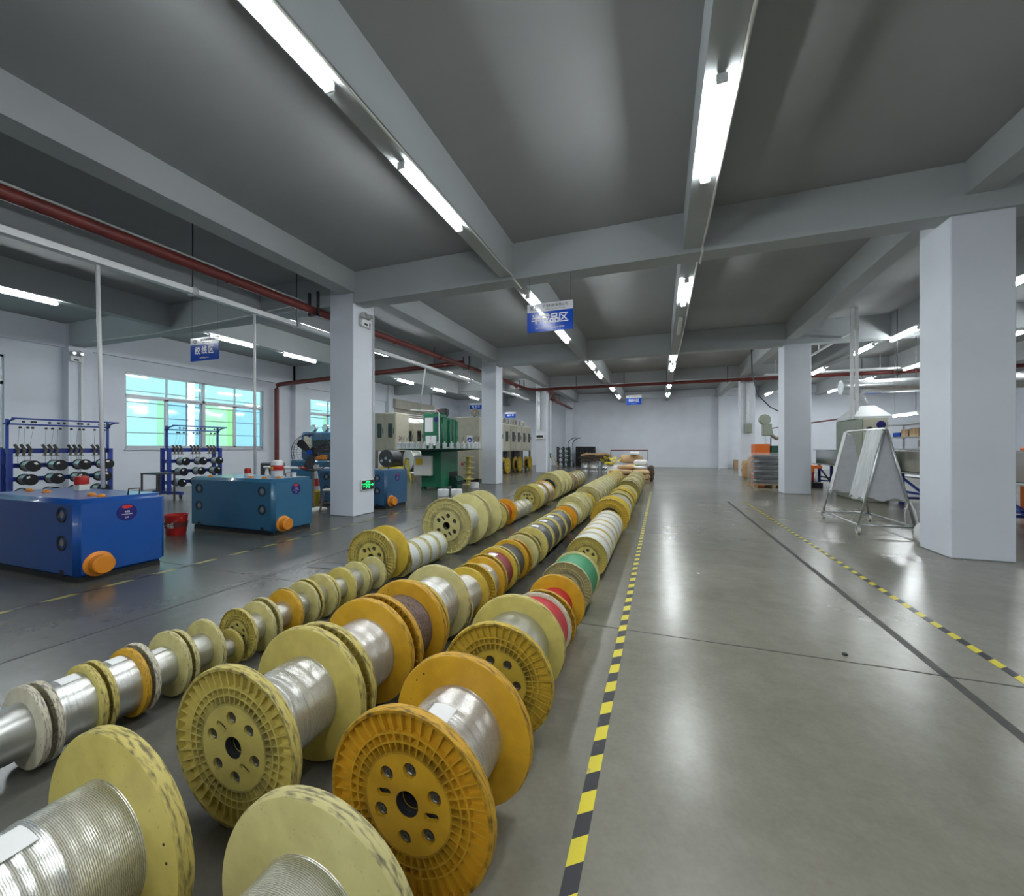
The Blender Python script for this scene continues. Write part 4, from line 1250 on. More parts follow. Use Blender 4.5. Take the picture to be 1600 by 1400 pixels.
def spool_rack(loc, W, ncol, label, which, s):
    t = thing('spool_rack', label, 'rack', (loc[0], loc[1], 0), PI / 2, 'blue spool racks')
    hw = W / 2
    for x in (-hw, hw):
        for y in (-.10, .16):
            MB().box(x - .035, x + .035, y - .035, y + .035, .08, 1.28).build('post', M['rackblue'], t)
        MB().box(x - .02, x + .02, -.02, .02, 1.2, 1.86).build('upper_post', M['rackblue'], t)
        MB().box(x - .04, x + .04, -.6, .5, .10, .17).build('foot', M['rackblue'], t)
        MB().tube([(x, .0, 1.72), (x, -.10, 1.82), (x, -.32, 1.86)], .018, 6).build('front_arm', M['rackblue'], t)
        for yy in (-.55, .45):
            cs = MB().cyl((x - .015, yy, .045), (x + .015, yy, .045), .045, 12)
            cs.box(x - .022, x + .022, yy - .025, yy + .025, .07, .10)
            cs.build('caster', M['black'], t)
    for (y, z) in ((-.32, 1.86), (0, 1.76)):
        MB().cyl((-hw - .05, y, z), (hw + .05, y, z), .016, 8).build('top_rail', M['rackblue'], t)
    MB().box(-hw, hw, -.05, 0.0, 1.18, 1.28).build('arm_rail', M['rackblue'], t)
    rows = (.93, .66, .38)
    for z in rows:
        MB().box(-hw, hw, .02, .06, z - .04, z + .05).build('spool_rail', M['rackblue'], t)
    th = MB(); pl = MB()
    for c in range(ncol):
        xc = -hw + W * (c + .5) / ncol
        for k in range(3):
            x = xc + (k - 1) * .085
            a = MB()
            a.beam((x - .03, -.06, 1.36), (x + .015, -.10, 1.24), .022, .045).beam((x + .015, -.10, 1.25), (x - .02, -.12, 1.14), .022, .04)
            a.box(x - .03, x + .03, -.13, -.05, 1.12, 1.135)
            a.build('tension_arm', M['arm'], t)
            th.cyl((x, -.10, 1.36), (x + random.uniform(-.03, .03), -.16, 1.68), .0022, 4)
            th.cyl((x, -.10, 1.14), (x, -.1, .97), .0035, 4)
            for (yy, zz) in ((-.16, 1.69), (-.32, 1.80)):
                xx = x + random.uniform(-.03, .03)
                pl.cyl((xx, yy - .012, zz), (xx, yy + .012, zz), .022, 8)
    th.build('thread_wires', M['darksteel'], t)['kind'] = 'stuff'
    pl.build('guide_pulleys', M['black'], t)['kind'] = 'stuff'
    pos = ['first', 'second', 'third', 'fourth']
    rown = ['top', 'middle', 'bottom']
    for r, z in enumerate(rows):
        for c in range(ncol):
            yw = loc[1] - hw + W * (c + .62 - .1 * r) / ncol
            MB().cyl((-hw + W * (c + .62 - .1 * r) / ncol, .03, z), (-hw + W * (c + .62 - .1 * r) / ncol, -.21 * s - .01, z), .012, 8).build('spindle', M['darksteel'], t)
            wire_spool(loc[0] + .09 + .11 * s, yw, z, 'black silver spool, %s from left, %s row of the %s rack' % (pos[c], rown[r], which), s)


spool_rack((-12.0, 4.95), 1.55, 4, 'blue steel rack holding four columns of spools, leftmost by the windows', 'near blue', 1.12)
spool_rack((-12.0, 7.58), 1.30, 3, 'blue steel rack holding three columns of spools before the wide window', 'far blue', 1.05)
t = thing('hand_trolley', 'small black low frame on casters by the near blue rack', 'trolley', (-11.3, 6.35, 0))
MB().box(-.3, .3, -.2, .2, .66, .69).build('deck', M['darksteel'], t)
for sx in (-1, 1):
    for sy in (-1, 1):
        MB().box(sx * .28 - .015, sx * .28 + .015, sy * .18 - .015, sy * .18 + .015, 0, .66).build('leg', M['darksteel'], t)

# ------------------------------------------------------------------ fan, barrier, stool, machine behind the near blue one
t = thing('pedestal_fan', 'big black pedestal fan beside the near left column', 'fan', (-6.72, 6.55, 0), math.radians(25))
MB().lathe([(0, 0), (.26, 0), (.27, .015), (.25, .04), (.06, .06), (0, .06)], 'Z', 28).build('base', M['offwhite'], t)
MB().cyl((0, 0, .05), (0, 0, 1.02), .026, 12).build('pole', M['stoolwood'], t)
MB().bbox(-.035, .1, -.06, .06, .86, .94, .01, 1).build('control_box', M['offwhite'], t)
MB().cyl((0, .02, 1.2), (0, .24, 1.2), .1, 18, .085).build('motor', M['blackgloss'], t)
MB().tube([(0, 0, 1.0), (0, .05, 1.08), (0, .09, 1.13)], .03, 8).build('neck', M['darksteel'], t)
g = MB()
for yy, rr in ((-.16, .37), (-.02, .385), (-.1, .39), (-.19, .25), (-.2, .13)):
    g.tube([(rr * math.cos(a), yy, 1.2 + rr * math.sin(a)) for a in [k * PI / 18 for k in range(36)]], .006 if rr > .36 else .003, 5, closed=True)
for k in range(36):
    a = 2 * PI * k / 36
    ca, sa = math.cos(a), math.sin(a)
    g.tube([(.06 * ca, -.2, 1.2 + .06 * sa), (.25 * ca, -.19, 1.2 + .25 * sa), (.37 * ca, -.16, 1.2 + .37 * sa), (.39 * ca, -.1, 1.2 + .39 * sa), (.385 * ca, -.02, 1.2 + .385 * sa), (.1 * ca, .03, 1.2 + .1 * sa)], .0022, 3)
g.build('guard', M['darksteel'], t)
MB().cyl((0, -.215, 1.2), (0, -.19, 1.2), .05, 16).build('guard_badge', M['signblue'], t)
for k in range(3):
    a = k * 2 * PI / 3 + .4
    ca, sa = math.cos(a), math.sin(a)
    b = MB(); vs = []
    for (r, w0, w1) in ((.06, -.04, .04), (.18, -.09, .07), (.30, -.11, .08), (.345, -.05, .05)):
        for w in (w0, w1):
            yy = -.08 + w * .35
            vs += [(r * ca - w * sa, yy, 1.2 + r * sa + w * ca), (r * ca - w * sa, yy + .006, 1.2 + r * sa + w * ca)]
    fs = []
    for i in range(3):
        o = i * 4
        fs += [(o, o + 4, o + 6, o + 2), (o + 1, o + 3, o + 7, o + 5), (o, o + 1, o + 5, o + 4), (o + 2, o + 6, o + 7, o + 3)]
    b.add(vs, fs).build('blade', M['darksteel'], t)

t = thing('barrier_pole', 'red and white striped pole across the bay behind the fan', 'barrier', (-8.2, 7.6, .80))
for k in range(8):
    MB().cyl((-1.2 + k * .3, 0, 0), (-.9 + k * .3, 0, 0), .032, 10).build('stripe', M['red' if k % 3 == 1 else 'white'], t)
for i, (x, lab) in enumerate(((-7.72, 'red and white traffic cone holding the pole beside the fan'), (-9.3, 'red and white traffic cone holding the far end of the pole'))):
    t = thing('traffic_cone', lab, 'traffic cone', (x, 7.6, 0), 0, 'cones under the striped pole')
    MB().bbox(-.18, .18, -.18, .18, 0, .03, .008, 1).build('base', M['black'], t)
    zz = (.03, .22, .38, .56, .76)
    rr = (.13, .105, .085, .06, .03)
    for k in range(4):
        MB().lathe([(rr[k], zz[k]), (rr[k + 1], zz[k + 1])], 'Z', 18).build('stripe', M['red' if k % 2 == 0 else 'white'], t)
t = thing('yellow_bucket', 'yellow bucket on the floor before the traffic cone', 'bucket', (-7.42, 7.22, 0))
MB().lathe([(0, 0), (.13, 0), (.16, .30), (.165, .31), (.15, .31), (.12, .02), (0, .02)], 'Z', 22).build('pail', M['leafyellow'], t)
MB().tube([(-.16, 0, .29), (-.1, -.14, .24), (.1, -.14, .24), (.16, 0, .29)], .004, 5).build('bail_handle', M['galv'], t)
t = thing('stool', 'wooden stool with a pale seat beside the near column', 'stool', (-6.16, 6.5, 0))
MB().bbox(-.16, .16, -.13, .13, .43, .47, .012, 2).build('seat', M['offwhite'], t)
for sx in (-1, 1):
    for sy in (-1, 1):
        MB().beam((sx * .19, sy * .15, 0), (sx * .13, sy * .10, .43), .036, .036).build('leg', M['stoolwood'], t)
    MB().beam((sx * .165, -.13, .17), (sx * .165, .13, .17), .02, .03).build('stretcher', M['stoolwood'], t)

t = thing('bunching_machine', 'tall blue machine with two round lamps on top behind the fan', 'machine', (-8.8, 8.9, 0))
MB().bbox(-.75, .75, -.4, .4, 0, .95, .03, 2).build('base', M['blue2'], t)
MB().bbox(-.45, .7, -.32, .34, .95, 1.72, .04, 2).build('upper_housing', M['blue3'], t)
MB().bbox(-.32, -.06, -.335, -.31, 1.2, 1.6, .006, 1).build('control_panel', M['beige2'], t)
MB().box(.0, .66, -.34, -.3, 1.16, 1.5).build('window', M['blackgloss'], t)
MB().box(.12, .5, -.36, -.31, .98, 1.1).build('orange_guard', M['orange'], t)
MB().cyl((.5, -.42, .55), (.5, -.38, .55), .18, 20).build('round_port', M['ink'], t)
MB().cyl((-.12, -.34, 1.62), (-.12, -.32, 1.62), .05, 16).build('badge', M['navy'], t)
for x in (-.1, .32):
    l = MB().lathe([(0, -.05), (.1, -.04), (.105, .02), (.06, .08), (0, .1)], 'Y', 18, c=(x, -.2, 1.82)).build('lamp_head', M['galv'], t)
    MB().cyl((x, -.26, 1.82), (x, -.245, 1.82), .085, 16).build('lens', M['chrome'], l)
    MB().cyl((x, -.2, 1.7), (x, -.2, 1.74), .02, 8).build('lamp_stem', M['darksteel'], t)
t = thing('wire_barrel', 'dark round barrel beside the blue machine behind the fan', 'barrel', (-10.3, 8.6, 0))
MB().lathe([(0, 0), (.3, 0), (.3, .85), (.28, .87), (0, .87)], 'Z', 24).build('drum', M['darksteel'], t)
MB().lathe([(.305, .3), (.31, .31), (.305, .33)], 'Z', 24).build('hoop', M['black'], t)

# ------------------------------------------------------------------ green carousel machine
t = thing('carousel_machine', 'green machine with a round table ringed by silver bobbins', 'machine', (-6.65, 11.6, 0))
MB().bbox(-.36, .36, -.55, .55, .06, 1.18, .02, 1).build('base_cabinet', M['green'], t)
for sx in (-1, 1):
    for sy in (-1, 1):
        MB().box(sx * .3 - .06, sx * .3 + .06, sy * .48 - .06, sy * .48 + .06, 0, .06).build('foot', M['darkgreen'], t)
MB().lathe([(0, 1.18), (.5, 1.18), (1.34, 1.235), (1.36, 1.25), (1.36, 1.265), (.3, 1.265), (0, 1.265)], 'Z', 56).build('round_table', M['darkgreen'], t)
MB().bbox(-.34, .26, -.5, .0, 1.265, 2.38, .05, 2).build('tower', M['green'], t)
MB().bbox(.24, .34, -.44, .52, 1.32, 2.24, .03, 2).build('side_panel', M['green'], t)
for k in range(3):
    MB().bbox(.30, .40, -.1 + k * .22, .09 + k * .22, 1.32, 2.18, .035, 2).build('tower_door', M['green'], t)
MB().box(-.24, .04, -.508, -.498, 1.78, 2.22).build('paper_notice', M['paper'], t)
MB().box(-.22, .16, -.508, -.498, 1.36, 1.66).build('paper_notice', M['paper'], t)
MB().cyl((.15, -.506, 2.16), (.15, -.498, 2.16), .08, 18).build('badge', M['navy'], t)
MB().bbox(-.5, .08, -.74, -.56, .43, 1.05, .012, 1).build('electrical_box', M['offwhite'], t)
MB().box(-.42, -.18, -.745, -.738, .76, .96).build('warning_plate', M['yellowpl'], t)
MB().box(.355, .37, -.05, .5, .14, .52).build('motor_recess', M['ink'], t)
m_ = MB().cyl((.5, -.02, .24), (.5, .42, .24), .13, 16)
for k in range(12):
    a = k * PI / 6
    m_.box(.5 + .135 * math.cos(a) - .008, .5 + .135 * math.cos(a) + .008, .02, .36, .24 + .135 * math.sin(a) - .008, .24 + .135 * math.sin(a) + .008)
m_.box(.4, .6, .04, .34, 0, .12)
m_.build('motor', M['darkgreen'], t)
MB().cyl((-.12, .1, 2.38), (-.12, .1, 2.52), .06, 14).build('beacon', M['beacon'], t)
MB().bbox(-.05, .22, .0, .22, 2.3, 2.55, .03, 2).build('top_motor', M['darksteel'], t)
MB().tube([(-.9, -.3, 2.5), (.2, -.52, 2.42), (.27, -.53, 2.36), (.28, -.53, 1.27)], .015, 6).build('white_conduit', M['white'], t)
BOB = MB().lathe([(0, 0), (.055, 0), (.055, .008), (.046, .01), (.046, .105), (.055, .107), (.055, .115), (.02, .117), (.012, .15), (0, .15)], 'Z', 14).mesh('bobbin_wire', M['bobbin'])
GUI = MB().tube([(0, 0, 0), (.0, -.03, .08), (.01, .02, .14), (-.02, .0, .19)], .006, 5).mesh('guide_hook', M['darksteel'])
for k in range(40):
    a = 2 * PI * k / 40
    q = k if k < 20 else 39 - k          # counted from the right, then mirrored
    words20 = ['first', 'second', 'third', 'fourth', 'fifth', 'sixth', 'seventh', 'eighth', 'ninth', 'tenth', 'eleventh', 'twelfth', 'thirteenth', 'fourteenth',
               'fifteenth', 'sixteenth', 'seventeenth', 'eighteenth', 'nineteenth', 'twentieth']
    b = thing('bobbin', '%s silver bobbin from the left on the %s rim of the green carousel table' % (words20[19 - q], 'rear' if k < 20 else 'front'), 'bobbin', (-6.65 + 1.26 * math.cos(a), 11.6 + 1.26 * math.sin(a), 1.265), 0, 'bobbins around the carousel table')
    place('bobbin_wire', BOB, b, sc=1.35)
    place('guide_hook', GUI, b, (0, 0, .19), (0, 0, k * 1.3))

SPY = MB().lathe([(.05, 0), (.205, 0), (.21, .006), (.205, .014), (.09, .02), (.08, .04), (.08, .155), (.09, .175), (.205, .181), (.21, .188), (.205, .195), (.05, .195)], 'Z', 26).mesh('spool_body', M['leafyellow'])
for k in range(5):
    b = thing('empty_spool', ['bottom', 'second from the bottom', 'middle', 'second from the top', 'top'][k] + ' empty pale yellow spool of the stack beside the second column', 'spool', (-6.28, 12.92, k * .1955), 0, 'stacked empty yellow spools')
    place('spool_body', SPY, b, mats={0: FM['cream']})
RW = MB().lathe([(.04, 0), (.15, 0), (.155, .02), (.155, .15), (.15, .17), (.04, .17), (.04, 0)], 'Z', 24).mesh('roll_body', M['white'])
RC = MB().lathe([(.030, .002), (.04, .002), (.04, .172), (.03, .172), (.03, .002)], 'Z', 14).mesh('roll_core', M['cardboard'])
for (x, y, lab) in ((-5.50, 9.78, 'left one of two white tape rolls on the floor behind the large reels'), (-5.18, 9.92, 'right one of two white tape rolls on the floor behind the large reels'),
                    (-5.62, 12.0, 'white tape roll on the floor before the yellow spool stack')):
    b = thing('tape_roll', lab, 'tape roll', (x, y, 0), 0, 'white rolls on the floor')
    place('roll_body', RW, b); place('roll_core', RC, b)

# ------------------------------------------------------------------ beige braiding and extruding machines
PUL = MB().lathe([(.03, -.03), (.15, -.03), (.16, -.02), (.12, 0), (.16, .02), (.15, .03), (.03, .03), (.03, -.03)], 'Y', 22).mesh('pulley', M['taupe'])


def beige_cabinet(loc, rz, w, d, z0, z1, label, doors, drum=None, pulleys=0, mat='beige'):
    t = thing('braiding_machine', label, 'machine', loc, rz, 'beige machines in the left bay')
    hw, hd = w / 2, d / 2
    for sx in (-1, 1):
        for sy in (-1, 1):
            MB().box(sx * (hw - .06) - .05, sx * (hw - .06) + .05, sy * (hd - .06) - .05, sy * (hd - .06) + .05, 0, z0).build('leg', M['taupe'], t)
    MB().box(-hw + .1, hw - .1, 0, hd - .1, .05, z0).build('lower_gearbox', M['darksteel'], t)
    MB().bbox(-hw, hw, -hd, hd, z0, z1, .025, 1).build('enclosure', M[mat], t)
    dw = w / doors
    for k in range(doors):
        x0 = -hw + dw * k + .03
        dm = MB().bbox(x0, x0 + dw - .06, -hd - .025, -hd + .01, z0 + .06, z1 - .06, .01, 1)
        do = dm.build('door', M['beige2' if mat == 'beige2' else 'beige'], t)
        MB().box(x0 + dw * .25, x0 + dw * .65, -hd - .032, -hd - .02, z0 + (z1 - z0) * .35, z0 + (z1 - z0) * .72).build('door_window', M['blackgloss'], do)
        MB().box(x0 + dw * .75, x0 + dw * .80, -hd - .05, -hd - .02, z0 + (z1 - z0) * .45, z0 + (z1 - z0) * .6).build('handle', M['darksteel'], do)
    if drum:
        MB().cyl((0, -hd - .02, drum[1]), (0, -hd + .35, drum[1]), .12, 16).build('drum_axle', M['darksteel'], t)
    for k in range(pulleys):
        x = -hw + w * (k + .5) / pulleys
        MB().box(x - .02, x + .02, -.1, .1, z1, z1 + .1).build('pulley_bracket', M['darksteel'], t)
        place('pulley', PUL, t, (x, -.05, z1 + .2), (0, 0, .4 * k))
    return t


def takeup_reel(x, y, r, label, rz):
    t = thing('takeup_reel', label, 'cable reel', (x, y, 0), rz, 'reels under the beige machines')
    place('flange', FLM['deep'], t, (0, -.15, r), (0, .3, 0), r, {0: FM['yellow'], 1: FR['yellow'], 3: GM['yellow']})
    place('flange', FLM['deep'], t, (0, .15, r), (0, .3, PI), r, {0: FM['yellow'], 1: FR['yellow'], 3: GM['yellow']})
    place('hub_plate', HUB, t, (0, -.15, r), sc=r, mats={0: FM['yellow']})
    place('wire', WIRE[0], t, (0, -.12, r), (0, 0, 0), (r * .5, .24, r * .5), {0: WM['grey']})


beige_cabinet((-11.55, 15.8, 0), 0, 1.15, 1.0, 1.13, 2.85, 'tall beige machine with dark door windows just right of the near column', 2)
beige_cabinet((-11.65, 17.9, 0), 0, 1.6, 1.0, 1.12, 2.5, 'beige machine with bright windows left of the green carousel', 3)
t = thing('cable_drum', 'white faced drum on a yellow stand under the beige machines', 'cable reel', (-9.4, 14.2, .0), -.5)
MB().lathe([(.05, -.2), (.42, -.2), (.43, -.16), (.25, -.15), (.25, .15), (.43, .16), (.42, .2), (.05, .2)], 'Y', 30, c=(0, 0, .82)).build('drum', M['offwhite'], t)
for sx in (-1, 1):
    MB().beam((sx * .4, -.28, 0), (sx * .06, -.28, .82), .05, .05).beam((sx * .4, .28, 0), (sx * .06, .28, .82), .05, .05).build('stand_leg', M['leafyellow'], t)
MB().cyl((0, -.3, .82), (0, .3, .82), .04, 10).build('axle', M['darksteel'], t)
t = thing('side_motor', 'dark machine block under the beige machines', 'machine', (-10.5, 14.3, 0))
MB().bbox(-.4, .4, -.3, .3, 0, .5, .02, 1).build('base', M['leafyellow'], t)
MB().cyl((0, -.35, .85), (0, .3, .85), .35, 22).build('motor_drum', M['darksteel'], t)
for k in range(3):
    MB().cyl((-.2 + k * .2, -.37, .75 + .1 * (k % 2)), (-.2 + k * .2, -.35, .75 + .1 * (k % 2)), .06, 12).build('end_cap', M['galv'], t)

t = thing('control_cabinet', 'tall beige cabinet with a blue safety notice left of the second column', 'cabinet', (-6.95, 14.75, 0))
MB().box(-.5, .5, -.6, .6, 0, .1).build('plinth', M['ink'], t)
MB().bbox(-.52, .52, -.62, .62, .1, 2.46, .015, 1).build('body', M['beige'], t)
MB().box(.02, .26, -.632, -.62, 1.35, 1.75).build('safety_notice', M['signwhite'], t)
MB().cyl((.14, -.637, 1.58), (.14, -.631, 1.58), .095, 24).build('notice_disc', M['signblue'], t)
MB().box(.03, .25, -.637, -.631, 1.37, 1.44).build('notice_text_bar', M['signblue'], t)
MB().cyl((.14, -.64, 1.57), (.14, -.636, 1.57), .045, 14).build('notice_symbol', M['whiteink'], t)
MB().box(-.22, -.14, -.64, -.62, .62, .70).build('red_switch', M['beacon'], t)
MB().cyl((.2, -.3, 2.46), (.2, -.3, 2.56), .03, 8).build('pulley_stem', M['darksteel'], t)
place('pulley', PUL, t, (.2, -.3, 2.66), (0, 0, .3))
for k in range(3):
    yy = 18.9 + k * 1.85
    beige_cabinet((-7.75, yy, 0), PI / 2, 1.8, .95, 1.1, 2.5, '%s beige machine with pulleys on top, between the second and third columns' % ['nearest', 'middle', 'farthest'][k], 2, None, 3, 'beige2')
    takeup_reel(-7.2, yy + .05, .40, 'yellow reel under the %s beige machine with pulleys' % ['nearest', 'middle', 'farthest'][k], PI / 2)

# ------------------------------------------------------------------ back of the hall
t = thing('stand_rack', 'dark green rack with bobbins before the back wall', 'rack', (-6.2, 27.6, 0))
for x in (-.4, 0, .4):
    MB().box(x - .04, x + .04, -.2, .2, 0, 1.35).build('post', M['darkgreen'], t)
for z in (.3, .6, .9, 1.2):
    MB().box(-.45, .45, -.1, .1, z - .03, z + .03).build('shelf_rail', M['darkgreen'], t)
RB = MB().cyl((0, -.1, 0), (0, .1, 0), .09, 12).mesh('bobbin_body', M['blackgloss'])
RB2 = MB().cyl((0, -.08, 0), (0, .06, 0), .05, 10).mesh('bobbin_wire', M['chrome'])
for r in range(4):
    for c in range(3):
        b = thing('rack_bobbin', 'black bobbin, %s column and %s level of the dark green rack' % (['left', 'middle', 'right'][c], ['bottom', 'second', 'third', 'top'][r]), 'bobbin', (-6.5 + c * .3, 27.32, .3 + r * .3), 0, 'bobbins on the dark green rack')
        place('bobbin_body', RB, b); place('bobbin_wire', RB2, b, (0, -.06, 0))
t = thing('sack_truck', 'black curved handle hand truck beside the dark green rack', 'hand truck', (-5.6, 26.95, 0))
for x in (-.16, .16):
    MB().tube([(x, 0, .05), (x, 0, 1.6), (x + .1, 0, 1.75), (x + .35, 0, 1.92), (x + .55, 0, 1.92)], .028, 8).build('rail', M['darksteel'], t)
for z in (.4, .8, 1.2):
    MB().cyl((-.16, 0, z), (.16, 0, z), .02, 8).build('rung', M['darksteel'], t)
MB().box(-.22, .22, -.25, .02, .03, .05).build('toe_plate', M['darksteel'], t)
for s in (-1, 1):
    MB().cyl((s * .2 - .03, .1, .13), (s * .2 + .03, .1, .13), .13, 16).build('wheel', M['black'], t)
for k in range(6):
    t = thing('black_case', ['leftmost', 'second', 'third', 'fourth', 'fifth', 'rightmost'][k] + ' of six tall black cases against the back wall', 'case', (-5.35 + k * .225, 28.15, 0), 0, 'tall black cases by the back wall')
    MB().bbox(-.105, .105, -.15, .15, 0, 1.36, .012, 1).build('body', M['blackgloss'], t)
    MB().box(-.03, .03, -.165, -.15, .9, 1.0).build('latch', M['darksteel'], t)
t = thing('trestle', 'thin wooden trestle before the dark green rack', 'trestle', (-6.7, 26.6, 0))
for s in (-1, 1):
    MB().beam((s * .35, -.2, 0), (s * .03, 0, .75), .035, .035).build('leg', M['kraft'], t)
    MB().beam((s * .35, .2, 0), (s * .03, 0, .75), .035, .035).build('leg', M['kraft'], t)
MB().beam((-.05, -.02, .74), (.05, .02, .74), .05, .04).build('head', M['kraft'], t)

for k, (x, y) in enumerate(((-3.25, 21.6), (-2.65, 21.75), (-3.7, 21.9))):
    t = thing('steel_drum', ['left', 'right', 'rear'][k] + ' shiny steel drum under the pile of brown sacks', 'drum', (x, y, 0), 0, 'steel drums under the sacks')
    MB().lathe([(0, 0), (.26, 0), (.265, .02), (.26, .04), (.26, .22), (.268, .24), (.26, .26), (.26, .5), (.266, .52), (.25, .53), (0, .53)], 'Z', 28).build('shell', M['chrome'], t)
    MB().lathe([(0, .531), (.24, .531), (.24, .54), (0, .54)], 'Z', 24).build('lid', M['galv'], t)
random.seed(5)
z = .54
for k in range(6):
    h = .06 if k < 5 else .09
    mb = MB(); n = 7
    vs = []
    ox, oy = random.uniform(-.08, .08), random.uniform(-.05, .05)
    for zz in (0, h):
        for i in range(n + 1):
            for j in range(4):
                vs.append((-.75 + 1.5 * i / n + ox, -.42 + .84 * j / 3 + oy, zz + .018 * math.sin(i * 1.7 + k * 2 + j) - .02 * (i in (0, n)) * 2.5))
    m_ = (n + 1) * 4
    fs = []
    for i in range(n):
        for j in range(3):
            a = i * 4 + j
            fs += [(a, a + 1, a + 5, a + 4), (m_ + a, m_ + a + 4, m_ + a + 5, m_ + a + 1)]
    for i in range(n):
        fs += [(i * 4, i * 4 + 4, m_ + i * 4 + 4, m_ + i * 4), (i * 4 + 3, m_ + i * 4 + 3, m_ + i * 4 + 7, i * 4 + 7)]
    fs += [(0, m_, m_ + 1, 1), (1, m_ + 1, m_ + 2, 2), (2, m_ + 2, m_ + 3, 3)]
    e = n * 4
    fs += [(e, e + 1, m_ + e + 1, m_ + e), (e + 1, e + 2, m_ + e + 2, m_ + e + 1), (e + 2, e + 3, m_ + e + 3, m_ + e + 2)]
    mb.add([(v[0] - 3.2, v[1] + 21.75, v[2] + z + .03) for v in vs], fs, 0, True)
    tag(mb.build('flat_sack', M['kraft' if k == 5 else 'kraftdark']), ['lowest flat brown sack lying on the steel drums', 'second flat brown sack up from the drums', 'third flat brown sack up from the drums', 'fourth flat brown sack up from the drums', 'fifth flat brown sack up from the drums', 'pale kraft sheet on top of the brown sacks'][k], 'sack', 'flat sacks on the drums')
    z += .066


def pallet(x, y, w, d, label):
    t = thing('pallet', label, 'pallet', (x, y, 0), 0, 'wooden pallets')
    for k in range(5):
        y0 = -d / 2 + k * (d - .1) / 4
        MB().box(-w / 2, w / 2, y0, y0 + .1, .10, .125).build('deck_board', M['wood'], t)
    for k in range(3):
        x0 = -w / 2 + k * (w - .1) / 2
        MB().box(x0, x0 + .1, -d / 2, d / 2, .025, .10).build('bearer', M['wood'], t)
        MB().box(x0, x0 + .1, -d / 2, d / 2, 0, .025).build('base_board', M['wood'], t)


pallet(-1.05, 15.85, 1.4, 1.1, 'wooden pallet under the tan sacks at the end of the reels')
pallet(-1.35, 18.0, 1.5, 1.2, 'wooden pallet under the mixed bags behind the tan sacks')


def sack(c, sx, sy, sz, mat, label, group, panel=None, lift=.0):
    t = thing('sack', label, 'sack', (c[0], c[1], c[2]), random.uniform(-.06, .06), group)
    MB().blob((0, 0, sz / 2), sx, sy, sz, 16, 8, .04, .55).build('body', M[mat], t)
    for s in (-1, 1):
        MB().bbox(s * sx * .49 - .02, s * sx * .49 + .02, -sy * .4, sy * .4, sz * .42, sz * .52, .006, 1).build('sewn_end', M[mat], t)
    if panel:
        MB().blob((0, -sy * .02, sz * .62), sx * .42, sy * .9, sz * .78, 12, 6, .02, .55).build('printed_panel', M[panel], t)


random.seed(8)
TS = 'tan sacks on the front pallet'
sack((-1.43, 15.6, .125), .7, .52, .19, 'kraft', 'tan sack at the bottom left corner of the front pallet', TS)
sack((-.70, 15.6, .125), .7, .52, .19, 'kraft', 'tan sack at the bottom right corner of the front pallet', TS)
sack((-1.43, 16.12, .125), .7, .5, .19, 'kraft', 'tan sack at the bottom rear left of the front pallet', TS)
sack((-.70, 16.12, .125), .7, .5, .19, 'kraft', 'tan sack at the bottom rear right of the front pallet', TS)
sack((-1.38, 15.62, .315), .85, .52, .17, 'kraft', 'wide tan sack in the second layer on the left', TS)
sack((-.66, 15.62, .315), .62, .52, .16, 'kraft', 'tan sack in the second layer on the right', TS)
sack((-.95, 16.12, .315), 1.1, .5, .17, 'kraft', 'long tan sack in the second layer at the rear', TS)
sack((-1.2, 15.9, .485), .62, .5, .15, 'kraft', 'single tan sack on top of the front pallet', TS)
WS = 'bags on the rear pallet'
sack((-.8, 16.15, .485), .62, .42, .13, 'bagwhite', 'white bag with green print lying under the rounded white bag', WS, 'baggreen')
sack((-.68, 16.2, .615), .5, .4, .22, 'bagwhite', 'rounded white bag with green print on top of the sacks', WS)
sack((-1.75, 17.8, .125), .7, .9, .45, 'bagwhite', 'white bag at the left of the rear pallet', WS)
sack((-1.0, 17.8, .125), .75, .9, .5, 'kraft', 'brown bag at the right of the rear pallet', WS)
sack((-1.15, 17.95, .63), .95, .7, .36, 'kraft', 'brown bag on top of the rear pallet', WS)
sack((-.98, 17.6, .985), .4, .35, .14, 'bagwhite', 'small white bag on top of the brown rear bag', WS, 'baggreen')
sack((-.32, 16.6, .0), .22, .5, .62, 'kraftdark', 'dark brown sack standing at the right end of the sacks', WS)
t = thing('yellow_scrap', 'crumpled yellow sheets on the rear pallet bags', 'scrap heap', (-1.98, 17.5, .58))
for k in range(14):
    a = k * 2.4; r = .05 + .02 * k
    p = Vector((r * math.cos(a), r * .7 * math.sin(a), .05 + .3 * random.random() * (1 - k / 16)))
    q = Vector((.14 * math.cos(a + .6), .12 * math.sin(a + .6), .07)); s = Vector((-.1 * math.sin(a), .1 * math.cos(a), .08))
    MB().add([p, p + q, p + q + s, p + s, p + Vector((0, 0, .012)), p + q + Vector((0, 0, .012)), p + q + s + Vector((0, 0, .012)), p + s + Vector((0, 0, .012))],
             [(0, 1, 2, 3), (4, 7, 6, 5), (0, 4, 5, 1), (1, 5, 6, 2), (2, 6, 7, 3), (3, 7, 4, 0)]).build('sheet', M['leafyellow'], t)
MB().bbox(-.2, .2, -.15, .15, 0, .1, .02, 1).build('bundle', M['leafyellow'], t)
t = thing('red_cart', 'red steel cart frame behind the piled bags', 'cart', (-1.3, 19.0, 0))
MB().cyl((-.8, 0, 1.17), (.8, 0, 1.17), .022, 8).build('push_bar', M['redpipe'], t)
for s in (-1, 1):
    MB().cyl((s * .8, 0, .12), (s * .8, 0, 1.17), .02, 8).build('upright', M['taupe'], t)
    MB().cyl((s * .7 - .03, 0, .08), (s * .7 + .03, 0, .08), .08, 14).build('wheel', M['black'], t)
MB().box(-.8, .8, -.03, .6, .12, .17).build('deck', M['red'], t)
